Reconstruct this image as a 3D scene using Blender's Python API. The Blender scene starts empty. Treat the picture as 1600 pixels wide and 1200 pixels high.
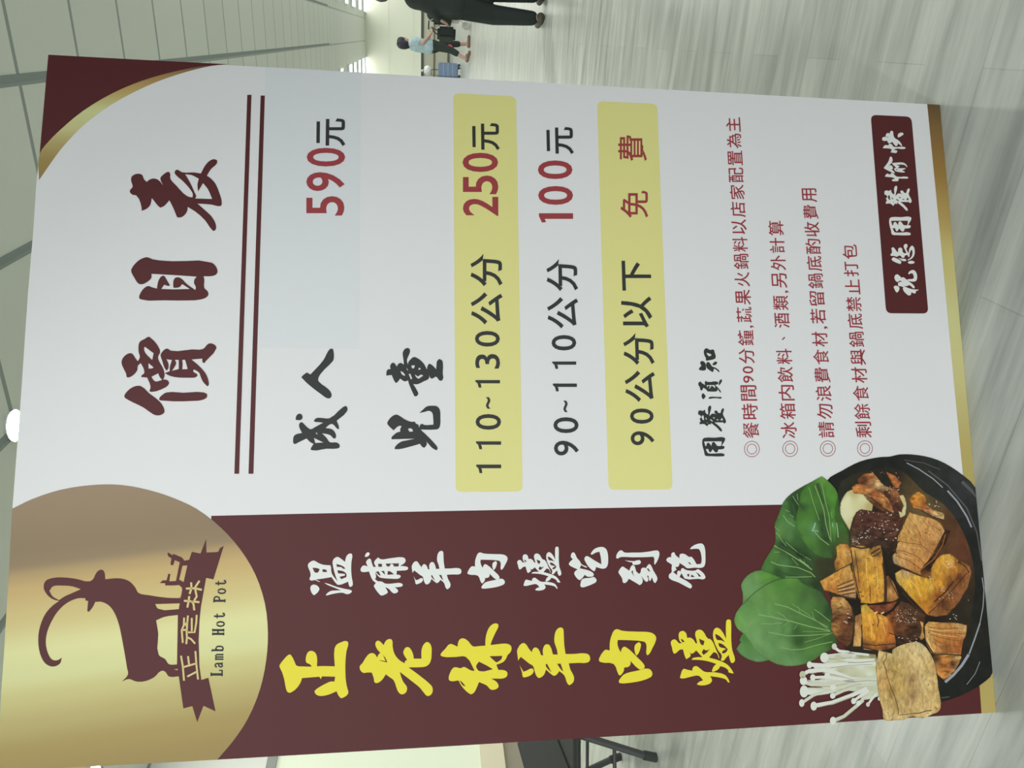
import bpy, bmesh, math, random
from mathutils import Vector, Matrix
from mathutils.geometry import delaunay_2d_cdt
random.seed(7)
C = bpy.context.scene.collection
SC = bpy.context.scene

# ------------------------------------------------------------------ camera
FPX = 1165.0                       # focal length in pixels of the 1600 px wide frame
HOR = 650.0                        # the horizon is a vertical line in the photo (camera rolled a quarter turn)
EYE = Vector((0, 0, 1.2))
PITCH = math.atan((800 - HOR) / FPX)
YAW = math.atan(546 / math.hypot(FPX, 800 - HOR))
FH = Vector((-math.sin(YAW), math.cos(YAW), 0))
RT = Vector((math.cos(YAW), math.sin(YAW), 0))
FW = FH * math.cos(PITCH) - Vector((0, 0, math.sin(PITCH)))
UP = FH * math.sin(PITCH) + Vector((0, 0, math.cos(PITCH)))
cam = bpy.data.cameras.new('camera')
cam.sensor_fit = 'HORIZONTAL'; cam.sensor_width = 36; cam.lens = FPX / 1600 * 36
cam.clip_start = .02; cam.clip_end = 300
co = bpy.data.objects.new('camera', cam); C.objects.link(co)
mx, my, mz = -UP, RT, -FW
co.matrix_world = Matrix(((mx.x, my.x, mz.x, EYE.x), (mx.y, my.y, mz.y, EYE.y), (mx.z, my.z, mz.z, EYE.z), (0, 0, 0, 1)))
SC.camera = co

# ------------------------------------------------------------------ light and exposure
SC.view_settings.view_transform = 'Standard'; SC.view_settings.look = 'None'
SC.view_settings.gamma = 1; SC.view_settings.use_curve_mapping = False
SC.view_settings.exposure = 0.40
W = bpy.data.worlds.new('daylight'); SC.world = W; W.use_nodes = True
wn = W.node_tree.nodes; wl = W.node_tree.links
bg = wn['Background']; bg.inputs[1].default_value = 1.32
tc = wn.new('ShaderNodeTexCoord'); sp = wn.new('ShaderNodeSeparateXYZ'); rp = wn.new('ShaderNodeValToRGB')
mr = wn.new('ShaderNodeMapRange'); mr.inputs[1].default_value = -1; mr.inputs[2].default_value = 1
wl.new(tc.outputs['Generated'], sp.inputs[0]); wl.new(sp.outputs[0], mr.inputs[0]); wl.new(mr.outputs[0], rp.inputs[0])
rp.color_ramp.elements[0].color = (1.12, 1.16, 1.13, 1); rp.color_ramp.elements[1].color = (1.25, 1.3, 1.36, 1)
wl.new(rp.outputs[0], bg.inputs[0])

# ------------------------------------------------------------------ helpers
def lin(v):
    v /= 255
    return v / 12.92 if v <= .04045 else ((v + .055) / 1.055) ** 2.4
def rgb(r, g, b): return (lin(r), lin(g), lin(b), 1)
def ink(r, g, b, k=.97):          # printed colour as it looks beside the white of the board
    return (min(lin(r) * k, .95), min(lin(g) * k, .95), min(lin(b) * k, .95), 1)
def mat(name, col, rough=.6, spec=.3, metal=0, emit=None, power=0, noise=0, scale=20):
    m = bpy.data.materials.new(name); m.use_nodes = True
    b = m.node_tree.nodes['Principled BSDF']; n = m.node_tree.nodes; l = m.node_tree.links
    b.inputs['Base Color'].default_value = col; b.inputs['Roughness'].default_value = rough
    b.inputs['Specular IOR Level'].default_value = spec; b.inputs['Metallic'].default_value = metal
    if emit: b.inputs['Emission Color'].default_value = emit; b.inputs['Emission Strength'].default_value = power
    if noise:
        t = n.new('ShaderNodeTexNoise'); t.inputs['Scale'].default_value = scale; t.inputs['Detail'].default_value = 5
        g = n.new('ShaderNodeTexCoord'); l.new(g.outputs['Object'], t.inputs['Vector'])
        r = n.new('ShaderNodeMapRange'); r.inputs[1].default_value = .3; r.inputs[2].default_value = .7
        r.inputs[3].default_value = 1 - noise; r.inputs[4].default_value = 1 + noise
        x = n.new('ShaderNodeMix'); x.data_type = 'RGBA'; x.blend_type = 'MULTIPLY'; x.inputs[0].default_value = 1
        l.new(t.outputs[0], r.inputs[0]); x.inputs[6].default_value = col; l.new(r.outputs[0], x.inputs[7]); l.new(x.outputs[2], b.inputs['Base Color'])
    return m
def link(name, me, material, parent=None):
    o = bpy.data.objects.new(name, me); C.objects.link(o)
    if material: me.materials.append(material)
    if parent is not None: o.parent = parent
    return o
def obj(name, bm, material, parent=None, smooth=False):
    me = bpy.data.meshes.new(name); bm.to_mesh(me); bm.free()
    if smooth:
        for p in me.polygons: p.use_smooth = True
    return link(name, me, material, parent)
def tag(o, label=None, cat=None, group=None, kind=None):
    if label: o['label'] = label
    if cat: o['category'] = cat
    if group: o['group'] = group
    if kind: o['kind'] = kind
    return o
def thing(name, label, cat, loc=(0, 0, 0), rotz=0, group=None):
    o = bpy.data.objects.new(name, None); C.objects.link(o)
    o.location = loc; o.rotation_euler = (0, 0, rotz)
    return tag(o, label, cat, group)
def add_box(bm, x0, x1, y0, y1, z0, z1, M=None):
    v = [Vector((x, y, z)) for z in (z0, z1) for y in (y0, y1) for x in (x0, x1)]
    if M: v = [M @ p for p in v]
    v = [bm.verts.new(p) for p in v]
    for f in ((0, 2, 3, 1), (4, 5, 7, 6), (0, 1, 5, 4), (2, 6, 7, 3), (0, 4, 6, 2), (1, 3, 7, 5)):
        bm.faces.new([v[i] for i in f])
def box(x0, x1, y0, y1, z0, z1, bevel=0):
    bm = bmesh.new(); add_box(bm, x0, x1, y0, y1, z0, z1)
    if bevel: bmesh.ops.bevel(bm, geom=bm.edges[:], offset=bevel, segments=2, affect='EDGES')
    return bm
def add_tube(bm, pts, radii, n=10, cap=True):
    pts = [Vector(p) for p in pts]
    if not isinstance(radii, (list, tuple)): radii = [radii] * len(pts)
    rings = []; ref = Vector((0, 0, 1))
    for i, p in enumerate(pts):
        d = (pts[min(i + 1, len(pts) - 1)] - pts[max(i - 1, 0)]).normalized()
        a = d.cross(ref if abs(d.dot(ref)) < .95 else Vector((1, 0, 0))).normalized(); b = d.cross(a)
        rings.append([bm.verts.new(p + (a * math.cos(t) + b * math.sin(t)) * radii[i]) for t in [2 * math.pi * k / n for k in range(n)]])
    for r0, r1 in zip(rings, rings[1:]):
        for k in range(n): bm.faces.new((r0[k], r1[k], r1[(k + 1) % n], r0[(k + 1) % n]))
    if cap:
        bm.faces.new(rings[0]); bm.faces.new(rings[-1][::-1])
    bmesh.ops.recalc_face_normals(bm, faces=bm.faces[:])
def tube(pts, radii, n=10):
    bm = bmesh.new(); add_tube(bm, pts, radii, n); return bm
def ray(x, y): return FW * FPX + RT * (600 - y) + UP * (800 - x)
def ground(x, y, z=0):
    d = ray(x, y); return EYE + d * ((z - EYE.z) / d.z)
# ------------------------------------------------------------------ the hall
CEIL = 3.975; FAR = 46.0; LEFT = -7.143; RIGHT = 9.0; BACK = -14.0
def streak_floor():
    m = mat('floor_stone_wood', rgb(160, 165, 156), .34, .45); n = m.node_tree.nodes; l = m.node_tree.links; b = n['Principled BSDF']
    g = n.new('ShaderNodeTexCoord')
    def noise(scale, st, det=6, dist=0):
        mp = n.new('ShaderNodeMapping'); mp.inputs['Scale'].default_value = st
        t = n.new('ShaderNodeTexNoise'); t.inputs['Scale'].default_value = scale; t.inputs['Detail'].default_value = det; t.inputs['Distortion'].default_value = dist
        l.new(g.outputs['Object'], mp.inputs[0]); l.new(mp.outputs[0], t.inputs['Vector']); return t
    a = noise(9, (.22, 1.5, 1), 8, .3); c = noise(40, (.10, 1.6, 1), 4); big = noise(1.6, (.5, 1, 1), 3)
    br = n.new('ShaderNodeTexBrick'); br.inputs['Scale'].default_value = 1; br.inputs['Brick Width'].default_value = 1.2; br.inputs['Row Height'].default_value = .2
    br.inputs['Mortar Size'].default_value = .0012; br.inputs['Color1'].default_value = (.40, .40, .40, 1); br.inputs['Color2'].default_value = (.60, .60, .60, 1); br.inputs['Mortar'].default_value = (.2, .2, .2, 1); br.offset = .37
    l.new(g.outputs['Object'], br.inputs['Vector'])
    def mth(op, x, y):
        k = n.new('ShaderNodeMath'); k.operation = op
        for i, v in enumerate((x, y)):
            if isinstance(v, (int, float)): k.inputs[i].default_value = v
            else: l.new(v, k.inputs[i])
        return k.outputs[0]
    s = mth('ADD', mth('MULTIPLY', a.outputs[0], .9), mth('MULTIPLY', c.outputs[0], .35)); s = mth('ADD', s, mth('MULTIPLY', big.outputs[0], .3)); s = mth('ADD', s, mth('MULTIPLY', br.outputs['Color'], .5))
    r = n.new('ShaderNodeValToRGB'); e = r.color_ramp.elements
    e[0].position = .70; e[0].color = rgb(124, 130, 122); e[1].position = 1.24; e[1].color = rgb(196, 199, 190)
    mr = n.new('ShaderNodeMapRange'); mr.inputs[1].default_value = .70; mr.inputs[2].default_value = 1.35
    e[0].position = .0; e[1].position = 1.0
    l.new(s, mr.inputs[0]); l.new(mr.outputs[0], r.inputs[0]); l.new(r.outputs[0], b.inputs['Base Color'])
    return m
def struct(name, bm, m):
    o = obj(name, bm, m); o['kind'] = 'structure'; return o
struct('floor', box(LEFT - .2, RIGHT + .2, BACK, FAR + .2, -.1, 0), streak_floor())
# ceiling: satin panels with dark open joints
TW, XA = 1.11, -.425
YS_ = [ground(px, 0, CEIL).y for px in (6, 107, 180, 235, 281, 318)]; TD = (YS_[5] - YS_[0]) / 5; Y0 = YS_[0] - 8 * TD
m = mat('ceiling_panel', rgb(194, 198, 189), .32, .5); n = m.node_tree.nodes; l = m.node_tree.links
g = n.new('ShaderNodeTexCoord'); mp = n.new('ShaderNodeMapping'); mp.inputs['Location'].default_value = (-XA + .03, -Y0 + .018, 0)
br = n.new('ShaderNodeTexBrick'); br.offset = 0; br.inputs['Scale'].default_value = 1; br.inputs['Brick Width'].default_value = TW; br.inputs['Row Height'].default_value = TD
br.inputs['Mortar Size'].default_value = .024; br.inputs['Mortar Smooth'].default_value = 0
br.inputs['Color1'].default_value = rgb(194, 198, 189); br.inputs['Color2'].default_value = rgb(189, 193, 184); br.inputs['Mortar'].default_value = rgb(120, 130, 127)
l.new(g.outputs['Object'], mp.inputs[0]); l.new(mp.outputs[0], br.inputs['Vector']); l.new(br.outputs['Color'], n['Principled BSDF'].inputs['Base Color'])
struct('ceiling', box(LEFT - .2, RIGHT + .2, -1.2, FAR + .2, CEIL, CEIL + .1), m)
M_joint = mat('ceiling_joint', rgb(120, 130, 127), .5)
k = 0
x = XA - TW * 6
while x < RIGHT:
    if LEFT < x < RIGHT:
        k += 1; struct('trim_%d' % k, box(x - .025, x + .025, -1.2, 27, CEIL - .004, CEIL), M_joint)
    x += TW
M_far = mat('far_wall_paint', rgb(200, 202, 186), .6, .3, noise=.03, scale=.3)
struct('wall_far', box(LEFT - .2, RIGHT + .2, FAR, FAR + .2, 0, CEIL), M_far)
for z in (1.35, 2.7): struct('trim_%d' % (k + 1), box(LEFT, RIGHT, FAR - .012, FAR - .001, z - .012, z + .012), mat('wall_joint', rgb(196, 198, 178), .6)); k += 1
struct('added_pier', box(.86, 1.36, .35, 2.0, 0, CEIL), mat('added_pier_paint', rgb(120, 128, 134), .7, .3))  # added pier out of view, darkens the right side of board and floor
# lights of the ceiling
M_lamp = mat('lamp_glow', (1, 1, 1, 1), .5, emit=(.97, 1, 1, 1), power=14)
M_ring = mat('lamp_ring', rgb(225, 230, 228), .4)
def downlight(x, y, label, group=None, power=25):
    t = thing('ceiling_downlight', label, 'ceiling light', (x, y, CEIL), 0, group)
    bm = bmesh.new(); bmesh.ops.create_cone(bm, cap_ends=True, segments=40, radius1=.1, radius2=.1, depth=.008, matrix=Matrix.Translation((0, 0, -.010)))
    obj('diffuser', bm, M_lamp, t)
    bm = bmesh.new(); bmesh.ops.create_cone(bm, cap_ends=False, segments=40, radius1=.112, radius2=.104, depth=.016, matrix=Matrix.Translation((0, 0, -.008)))
    obj('ring', bm, M_ring, t)
    L = bpy.data.lights.new('downlight_lamp', 'AREA'); L.shape = 'DISK'; L.size = .2; L.energy = power; L.color = (1, .99, .94)
    lo = bpy.data.objects.new('downlight_lamp', L); C.objects.link(lo); lo.parent = t; lo.location = (0, 0, -.03)
    return t
M_sky = mat('skylight_glow', (1, 1, 1, 1), .5, emit=(.98, 1, .97, 1), power=2.8)
def skylight(x0, x1, y0, y1, side):
    c = ((x0 + x1) / 2, (y0 + y1) / 2, CEIL); t = thing('skylight', 'long glowing white skylight strip across the far ceiling, %s side' % side, 'skylight', c, 0, 'skylight strips on the %s side' % side)
    a, b = (x1 - x0) / 2, (y1 - y0) / 2
    obj('glass', box(-a, a, -b, b, -.02, -.002), M_sky, t)
    bm = bmesh.new()
    for s in (-1, 1):
        add_box(bm, -a - .05, a + .05, s * b - .05 * (s < 0), s * b + .05 * (s > 0), -.06, 0); add_box(bm, s * a - .05 * (s < 0), s * a + .05 * (s > 0), -b, b, -.06, 0)
    obj('frame', bm, M_ring, t)
# ------------------------------------------------------------------ left side: lit shop windows above a cream sill
M_shop = mat('frosted_shop_glass', rgb(158, 165, 144), .4, .4, emit=rgb(226, 234, 208), power=.36, noise=.05, scale=1.5)
M_cream = mat('cream_sill', rgb(206, 200, 172), .6, .3)
M_skirt = mat('skirting_taupe', rgb(140, 134, 116), .6, .3)
M_frame = mat('window_frame_grey', rgb(128, 132, 126), .45)
for i, (y0, y1) in enumerate(((-9, -3), (-3, 3.6), (3.6, 9.2), (9.2, 16), (16, 26), (26, 36), (36, FAR))):
    o = obj('window_%d' % (i + 1), box(LEFT - .06, LEFT - .02, y0 + .06, y1 - .06, .5, 2.68), M_shop); o['kind'] = 'structure'
    bm = bmesh.new()
    add_box(bm, LEFT - .1, LEFT + .03, y0 - .06, y0 + .06, .5, 2.78); add_box(bm, LEFT - .1, LEFT + .02, y0 + .06, y1 - .06, 2.68, 2.78)
    obj('window_frame', bm, M_frame, o)
struct('wall_left', box(LEFT - .2, LEFT, -9, FAR, 2.78, CEIL), mat('left_wall_paint', rgb(200, 203, 194), .6, .3))
struct('trim_%d' % (k + 1), box(LEFT - .2, LEFT + .03, -9, FAR, .24, .5), M_cream)
struct('baseboard_left', box(LEFT - .2, LEFT, -9, FAR, 0, .24), M_skirt)

# ------------------------------------------------------------------ lamps and skylights
p = ground(20, 665, CEIL)
downlight(p.x, p.y, 'round glowing ceiling downlight above the top edge of the price board')
q = ground(146, 1203, CEIL)
downlight(q.x, q.y, 'glowing ceiling downlight seen past the top left corner of the price board')
for i, j in ((1, 0), (-1, 0), (-1, 1), (0, 1), (0, 2), (0, 3)):  # extra lamps added behind the board to brighten the hall floor
    downlight(p.x + i * 2.4, p.y + j * 4.32, 'added round ceiling downlight hidden by the price board, brightening the hall', 'added ceiling downlights hidden by the board', 25 if j == 0 else 60)
for j in range(1, 5): downlight(1.75, p.y + j * 4.32, 'added unseen ceiling downlight right of the price board, brightening the far floor', 'added ceiling downlights right of the board', 60)  # lamp row added out of view to lift the far floor
dep = lambda px: ground(px, 54, CEIL).y
for a, b in ((498, 507), (512.5, 515), (525, 530), (539, 543.5), (550, 554.5), (560, 564), (568, 571)): skylight(.98, 6.6, dep(a), dep(b), 'right')
for a, b in ((528, 532), (542, 546.5), (550, 553.5), (557, 560.5), (563.5, 567), (569, 571.5)): skylight(-6.4, -1.29, dep(a), dep(b), 'left')
t = thing('added_spotlight', 'added unseen ceiling spotlight that brightens the middle of the price board', 'spotlight', (-.5, -.35, CEIL))  # added lamp out of view, gives the board its brighter middle
aim = ground(1512, 600) + Vector((0, 0, .85)); dv = (aim - Vector((-.5, -.35, CEIL - .16))).normalized()
obj('track', box(-.5, .5, -.02, .02, -.03, -.001), M_ring, t)
obj('spot_head', tube([-dv * .09 + Vector((0, 0, -.16)), dv * .09 + Vector((0, 0, -.16))], [.035, .05], 20), M_ring, t)
obj('bracket', tube([(0, 0, -.02), (0, 0, -.16)], .012, 8), M_ring, t)
L = bpy.data.lights.new('added_spot_lamp', 'SPOT'); L.energy = 62; L.spot_size = math.radians(34); L.spot_blend = 1; L.shadow_soft_size = .05; L.color = (1, .99, .96)
lo = bpy.data.objects.new('added_spot_lamp', L); C.objects.link(lo); lo.parent = t; lo.location = dv * .11 + Vector((0, 0, -.16)); lo.rotation_euler = dv.to_track_quat('-Z', 'Y').to_euler()

# ------------------------------------------------------------------ people
def capsule(bm, a, b, ra, rb, n=12):
    a, b = Vector(a), Vector(b); d = b - a; L = d.length
    if L < 1e-5: d = Vector((0, 0, 1)); L = 1e-5
    d = d / L; pts = []; rad = []
    for t in (-1, -.9, -.7, -.4): pts.append(a + d * ra * t); rad.append(max(ra * math.sqrt(max(1 - t * t, 0)), .0008))
    pts.append(a); rad.append(ra); pts.append(b + d * 1e-4); rad.append(rb)
    for t in (.4, .7, .9, 1): pts.append(b + d * rb * t); rad.append(max(rb * math.sqrt(max(1 - t * t, 0)), .0008))
    add_tube(bm, pts, rad, n)
def blend(name, caps, voxel, material, parent, smooth=4):
    bm = bmesh.new()
    for c in caps: capsule(bm, *c)
    me = bpy.data.meshes.new(name); bm.to_mesh(me); bm.free()
    o = bpy.data.objects.new(name, me); C.objects.link(o)
    m = o.modifiers.new('r', 'REMESH'); m.mode = 'VOXEL'; m.voxel_size = voxel; m.use_smooth_shade = True
    s = o.modifiers.new('s', 'SMOOTH'); s.iterations = smooth; s.factor = .5
    dg = bpy.context.evaluated_depsgraph_get(); ne = bpy.data.meshes.new_from_object(o.evaluated_get(dg))
    bpy.data.objects.remove(o); ne.name = name; ne.materials.clear()
    return link(name, ne, material, parent)
def hand(W, fw_, side, curl):      # palm and five unequal bent fingers; fw_ points along the hand, side towards the thumb
    fw_ = Vector(fw_).normalized(); side = Vector(side); side = (side - fw_ * side.dot(fw_)).normalized(); dn = fw_.cross(side) * curl; W = Vector(W); c = []
    for k in (-1, -.3, .4, 1): c.append((W + side * .026 * k * .7, W + fw_ * .08 + side * .028 * k, .013, .012))
    for k, ln in ((1, .072), (.35, .08), (-.3, .074), (-1, .058)):
        b = W + fw_ * .085 + side * .030 * k; m_ = b + (fw_ * .8 + dn * .55).normalized() * ln * .5; e = m_ + (fw_ * .35 + dn * .9).normalized() * ln * .5
        c += [(b, m_, .0092, .0086), (m_, e, .0086, .007)]
    b = W + fw_ * .02 + side * .03; m_ = b + (fw_ * .6 + side * .75).normalized() * .038; e = m_ + (fw_ * .8 + dn * .6).normalized() * .03
    c += [(b, m_, .012, .010), (m_, e, .010, .008)]
    return c
def face(head, fwd, r, parent, skin, eyem, lipm):
    up = Vector((0, 0, 1)); sd = up.cross(fwd).normalized()
    for s in (-1, 1):
        bm = bmesh.new(); bmesh.ops.create_uvsphere(bm, u_segments=10, v_segments=8, radius=.0125, matrix=Matrix.Translation(head + fwd * (r * .91) + sd * s * .031 - up * .005))
        obj('eye', bm, eyem, parent, True)
    obj('mouth', tube([head + fwd * r * .90 - up * .066 + sd * .022, head + fwd * r * .97 - up * .069, head + fwd * r * .90 - up * .066 - sd * .022], [.004, .007, .004], 8), lipm, parent, True)
def person(J, label, loc, rotz, looks, skin, hairm, hair, tops, bottoms, shoes):
    t = thing('person', label, 'person', loc, rotz)
    tilt = Vector((looks[0], looks[1], 0))
    lean = lambda v: Vector(v) + tilt * v[2]
    V = {k: (Vector(v) if k[:2] in ('hd', 'th') else lean(v)) for k, v in J.items()}
    f = Vector((1, 0, 0)); up = Vector((0, 0, 1)); sd = Vector((0, 1, 0)); H = V['head']; r = .098
    caps = [(H + up * .03 - f * .012, H + up * .03 + f * .012, .092, .09), (H - up * .04 + f * .03, H - up * .075 + f * .045, .068, .048), (H + f * .088 - up * .006, H + f * .108 - up * .032, .011, .014),
            (V['neck'], H - up * .04, .052, .05), (V['neck'], V['chest'], .075, .10)]
    for s in (-1, 1): caps.append((H + sd * s * .088 - f * .012 + up * .012, H + sd * s * .09 - f * .016 - up * .028, .016, .011))
    for o_ in (-.07, 0, .07):
        caps.append((V['chest'] + sd * o_ * 1.1, V['waist'] + sd * o_ * .8, .10, .088)); caps.append((V['waist'] + sd * o_ * .8, V['pelvis'] + sd * o_ * 1.1, .09, .105))
    for s, c in ((1, 'l'), (-1, 'r')):
        sh, el, wr = V['sh_' + c], V['el_' + c], V['wr_' + c]; hp, kn, an, to = V['hip_' + c], V['kn_' + c], V['an_' + c], V['toe_' + c]
        caps += [(V['neck'] - up * .04, sh, .055, .052), (sh, el, .05, .038), (el, wr, .038, .026)]
        caps += hand(wr, V['hd_' + c], V['th_' + c], 1 if c == 'r' else -1)
        caps += [(hp, kn, .085, .058), (kn, an, .054, .036), (kn + (an - kn) * .25, kn + (an - kn) * .4, .058, .052), (an, an + up * -.035 - (to - an).normalized() * .03, .036, .03), (an - up * .03, to, .034, .026)]
    blend('body', caps, .0065, skin, t, 3)
    face(H, f, r, t, skin, M_eye, M_lip)
    blend('hair', [(Vector(a) + H, Vector(b) + H, ra, rb) for a, b, ra, rb in hair], .009, hairm, t)
    g = lambda a: V[a] if isinstance(a, str) else lean(a)
    for nm, m_, cp in tops + bottoms:
        blend(nm, [(g(a), g(b), ra, rb) for a, b, ra, rb in cp], .011, m_, t, 5)
    for c in 'lr':
        an, to = V['an_' + c], V['toe_' + c]; d = (to - an); d.z = 0; d.normalize()
        z = V['toe_' + c].z
        blend('shoe', [(an - d * .045 + up * -.05, to + d * .012, .040, .033), (an + up * -.045, an + d * .07 + up * -.055, .044, .040), (Vector((an.x, an.y, an.z - .055)) - d * .05, Vector((to.x, to.y, z)) + d * .02, .028, .026)], .007, shoes, t)
    return t
M_eye = mat('eye_dark', rgb(40, 32, 28), .3); M_lip = mat('lip', rgb(150, 92, 84), .5)
M_skin = mat('skin', rgb(168, 140, 122), .6); M_hair = mat('black_hair', rgb(40, 41, 48), .55)
M_blk = mat('black_cloth', rgb(46, 52, 49), .85, .2); M_trs = mat('black_trousers_cloth', rgb(42, 48, 46), .85, .2)
M_blu = mat('pale_blue_cloth', rgb(150, 172, 178), .8, .2, noise=.14, scale=14); M_capri = mat('dark_green_cloth', rgb(46, 54, 50), .85, .2)
M_shoe = mat('dark_brown_shoe', rgb(72, 70, 60), .6); M_sand = mat('brown_sandal', rgb(112, 92, 78), .6); M_rd = mat('red_cloth', rgb(178, 70, 84), .8)
ang = math.atan2(RT.y, RT.x)
# woman walking to the right beyond the board
J2 = dict(head=(.0, 0, 1.475), neck=(-.03, 0, 1.335), chest=(-.05, 0, 1.2), waist=(-.085, 0, 1.0), pelvis=(-.10, 0, .84),
          sh_l=(-.04, .17, 1.28), el_l=(.02, .22, 1.03), wr_l=(.20, .17, .90), hd_l=(.9, -.1, -.3), th_l=(0, -1, .3),
          sh_r=(-.07, -.17, 1.28), el_r=(-.11, -.21, 1.05), wr_r=(.12, -.18, .87), hd_r=(.85, .1, -.35), th_r=(0, 1, .3),
          hip_l=(-.09, .085, .82), kn_l=(.0, .09, .47), an_l=(.0, .09, .085), toe_l=(.16, .10, .03),
          hip_r=(-.10, -.085, .82), kn_r=(-.20, -.09, .46), an_r=(-.40, -.09, .13), toe_r=(-.27, -.09, .03))
bobhair = [((-.025, 0, .035), (.01, 0, .04), .115, .105), ((-.045, .045, -.02), (-.04, .05, -.07), .075, .055), ((-.045, -.045, -.02), (-.04, -.05, -.07), .075, .055), ((-.07, 0, -.02), (-.07, 0, -.09), .08, .06), ((.05, .03, .085), (.05, -.03, .085), .045, .045)]
arms2 = [('sh_l', (-.02, .195, 1.16), .066, .062), ('sh_r', (-.09, -.19, 1.15), .068, .064)]
top2 = [('shirt', M_blu, [((-.035, 0, 1.30), (-.05, 0, 1.2), .09, .13)] + [((-.05, o, 1.2), (-.085, o * .9, 1.0), .122, .118) for o in (-.075, 0, .075)] + [((-.085, o * .9, 1.0), (-.10, o * 1.1, .89), .120, .128) for o in (-.075, 0, .075)] + [((-.04, 0, 1.31), 'sh_l', .07, .066), ((-.05, 0, 1.31), 'sh_r', .07, .066)] + arms2),
        ('collar', mat('white_collar', rgb(206, 212, 210), .8), [((-.035, .05, 1.335), (-.035, -.05, 1.335), .042, .042), ((-.07, .04, 1.33), (-.07, -.04, 1.33), .04, .04)])]
bot2 = [('trousers', M_capri, [((-.10, -.06, .86), (-.10, .06, .86), .118, .118), ('hip_l', 'kn_l', .112, .078), ('kn_l', (0, .09, .27), .076, .066), ('hip_r', 'kn_r', .114, .08), ('kn_r', (-.29, -.09, .31), .078, .066)]),
        ('red_cuff', M_rd, [((-.135, -.12, .47), (-.155, -.125, .43), .036, .036)])]
tag(person(J2, 'dark haired person in a pale blue shirt and dark cropped trousers walking to the right', ground(735, 66), ang, (-.062, 0), M_skin, M_hair, bobhair, top2, bot2, M_sand), None)
# nearer person in black, walking away at the right edge of the board
J1 = dict(head=(.03, -.14, 1.48), neck=(.0, -.14, 1.34), chest=(-.01, -.13, 1.20), waist=(-.01, -.10, 1.02), pelvis=(-.01, -.06, .88),
          sh_l=(.0, -.025, 1.225), el_l=(-.03, .068, 1.06), wr_l=(.05, .125, .985), hd_l=(.45, .25, -.8), th_l=(.6, -.5, .2),
          sh_r=(.0, -.30, 1.27), el_r=(-.04, -.36, 1.04), wr_r=(.08, -.35, .84), hd_r=(.3, .05, -.9), th_r=(.8, .3, 0),
          hip_l=(-.01, .03, .86), kn_l=(.06, .085, .48), an_l=(.0, .15, .09), toe_l=(.14, .14, .035),
          hip_r=(-.01, -.15, .86), kn_r=(.0, -.10, .47), an_r=(-.10, -.02, .09), toe_r=(.04, -.03, .035))
longhair = [((-.02, 0, .035), (.012, 0, .04), .116, .106), ((-.06, .03, -.02), (-.06, .035, -.16), .085, .06), ((-.06, -.03, -.02), (-.06, -.035, -.16), .085, .06), ((.045, .03, .085), (.045, -.03, .085), .045, .045)]
top1 = [('jacket', M_blk, [((0, -.14, 1.31), (-.01, -.13, 1.20), .09, .12)] + [((-.01, -.13 + o, 1.20), (-.01, -.10 + o * .95, 1.02), .115, .118) for o in (-.075, 0, .075)] + [((-.01, -.10 + o * .95, 1.02), (-.01, -.06 + o * 1.1, .84), .118, .13) for o in (-.08, 0, .08)] + [((0, -.14, 1.32), 'sh_l', .062, .06), ((0, -.14, 1.32), 'sh_r', .062, .06), ('sh_l', 'el_l', .06, .058), ('el_l', (.04, .118, 1.0), .056, .044), ('sh_r', 'el_r', .06, .058), ('el_r', (.07, -.35, .865), .056, .044)]),
        ('shirt_hem', M_rd, [((-.135, -.10, 1.02), (-.135, -.03, 1.01), .024, .028), ((-.135, -.03, 1.0), (-.132, -.005, .955), .028, .022)])]
bot1 = [('trousers', M_trs, [((-.01, -.13, .88), (-.01, .01, .88), .125, .125), ('hip_l', 'kn_l', .112, .09), ('kn_l', (.0, .148, .12), .09, .066), ('hip_r', 'kn_r', .112, .088), ('kn_r', (-.095, -.02, .12), .088, .066)])]
P1 = ground(850, 4); PR = math.atan2(FH.y, FH.x)
p1 = person(J1, 'person in black jacket and black trousers walking away, head outside the photo', P1, PR, (0, .067), M_skin, M_hair, longhair, top1, bot1, M_shoe)
# black handbag held at that person's left side
def local(P, rz, v): return Vector(P) + Matrix.Rotation(rz, 3, 'Z') @ Vector(v)
bagp = local(P1, PR, (.11, .29, .84))
hb = thing('handbag', 'black handbag hanging from the hand of the person in black', 'bag', bagp - Vector((0, 0, .01)), PR)
obj('bag_body', box(-.05, .09, -.045, .055, 0, .17, .02), M_blk, hb)
obj('strap', tube([(-.03, 0, .165), (-.03, -.02, .205), (-.01, -.04, .22), (.03, -.02, .205), (.05, 0, .165)], .006, 8), M_shoe, hb)

# ------------------------------------------------------------------ stroller, suitcase, counter and chair in the distance
S2 = ground(735, 66)
def near2(f_, l_, z): return local(S2, ang, (f_, l_, z))
st_ = thing('stroller', 'black stroller pushed by the person in the pale blue shirt', 'stroller', near2(.72, .02, 0), ang)
bm = bmesh.new(); bmesh.ops.create_uvsphere(bm, u_segments=20, v_segments=12, radius=.2, matrix=Matrix.Translation((-.12, 0, .78)) @ Matrix.Diagonal((.85, 1, .95, 1)))
bmesh.ops.delete(bm, geom=[v for v in bm.verts if v.co.z < .74], context='VERTS'); bmesh.ops.solidify(bm, geom=bm.faces[:], thickness=.012)
obj('canopy', bm, M_blk, st_, True)
bm = box(-.22, .24, -.2, .2, .42, .46); add_box(bm, -.27, -.22, -.2, .2, .42, .80); add_box(bm, .14, .26, -.2, .2, .46, .80); add_box(bm, -.25, .24, .17, .2, .46, .66); add_box(bm, -.25, .24, -.2, -.17, .46, .66)
obj('seat', bm, M_blk, st_)
M_bask = mat('pale_grey_basket', rgb(176, 178, 170), .7)
obj('basket', box(-.24, .0, -.17, .17, .24, .42, .015), M_bask, st_)
M_steel = mat('grey_steel', rgb(150, 154, 152), .4, metal=.3)
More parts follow.
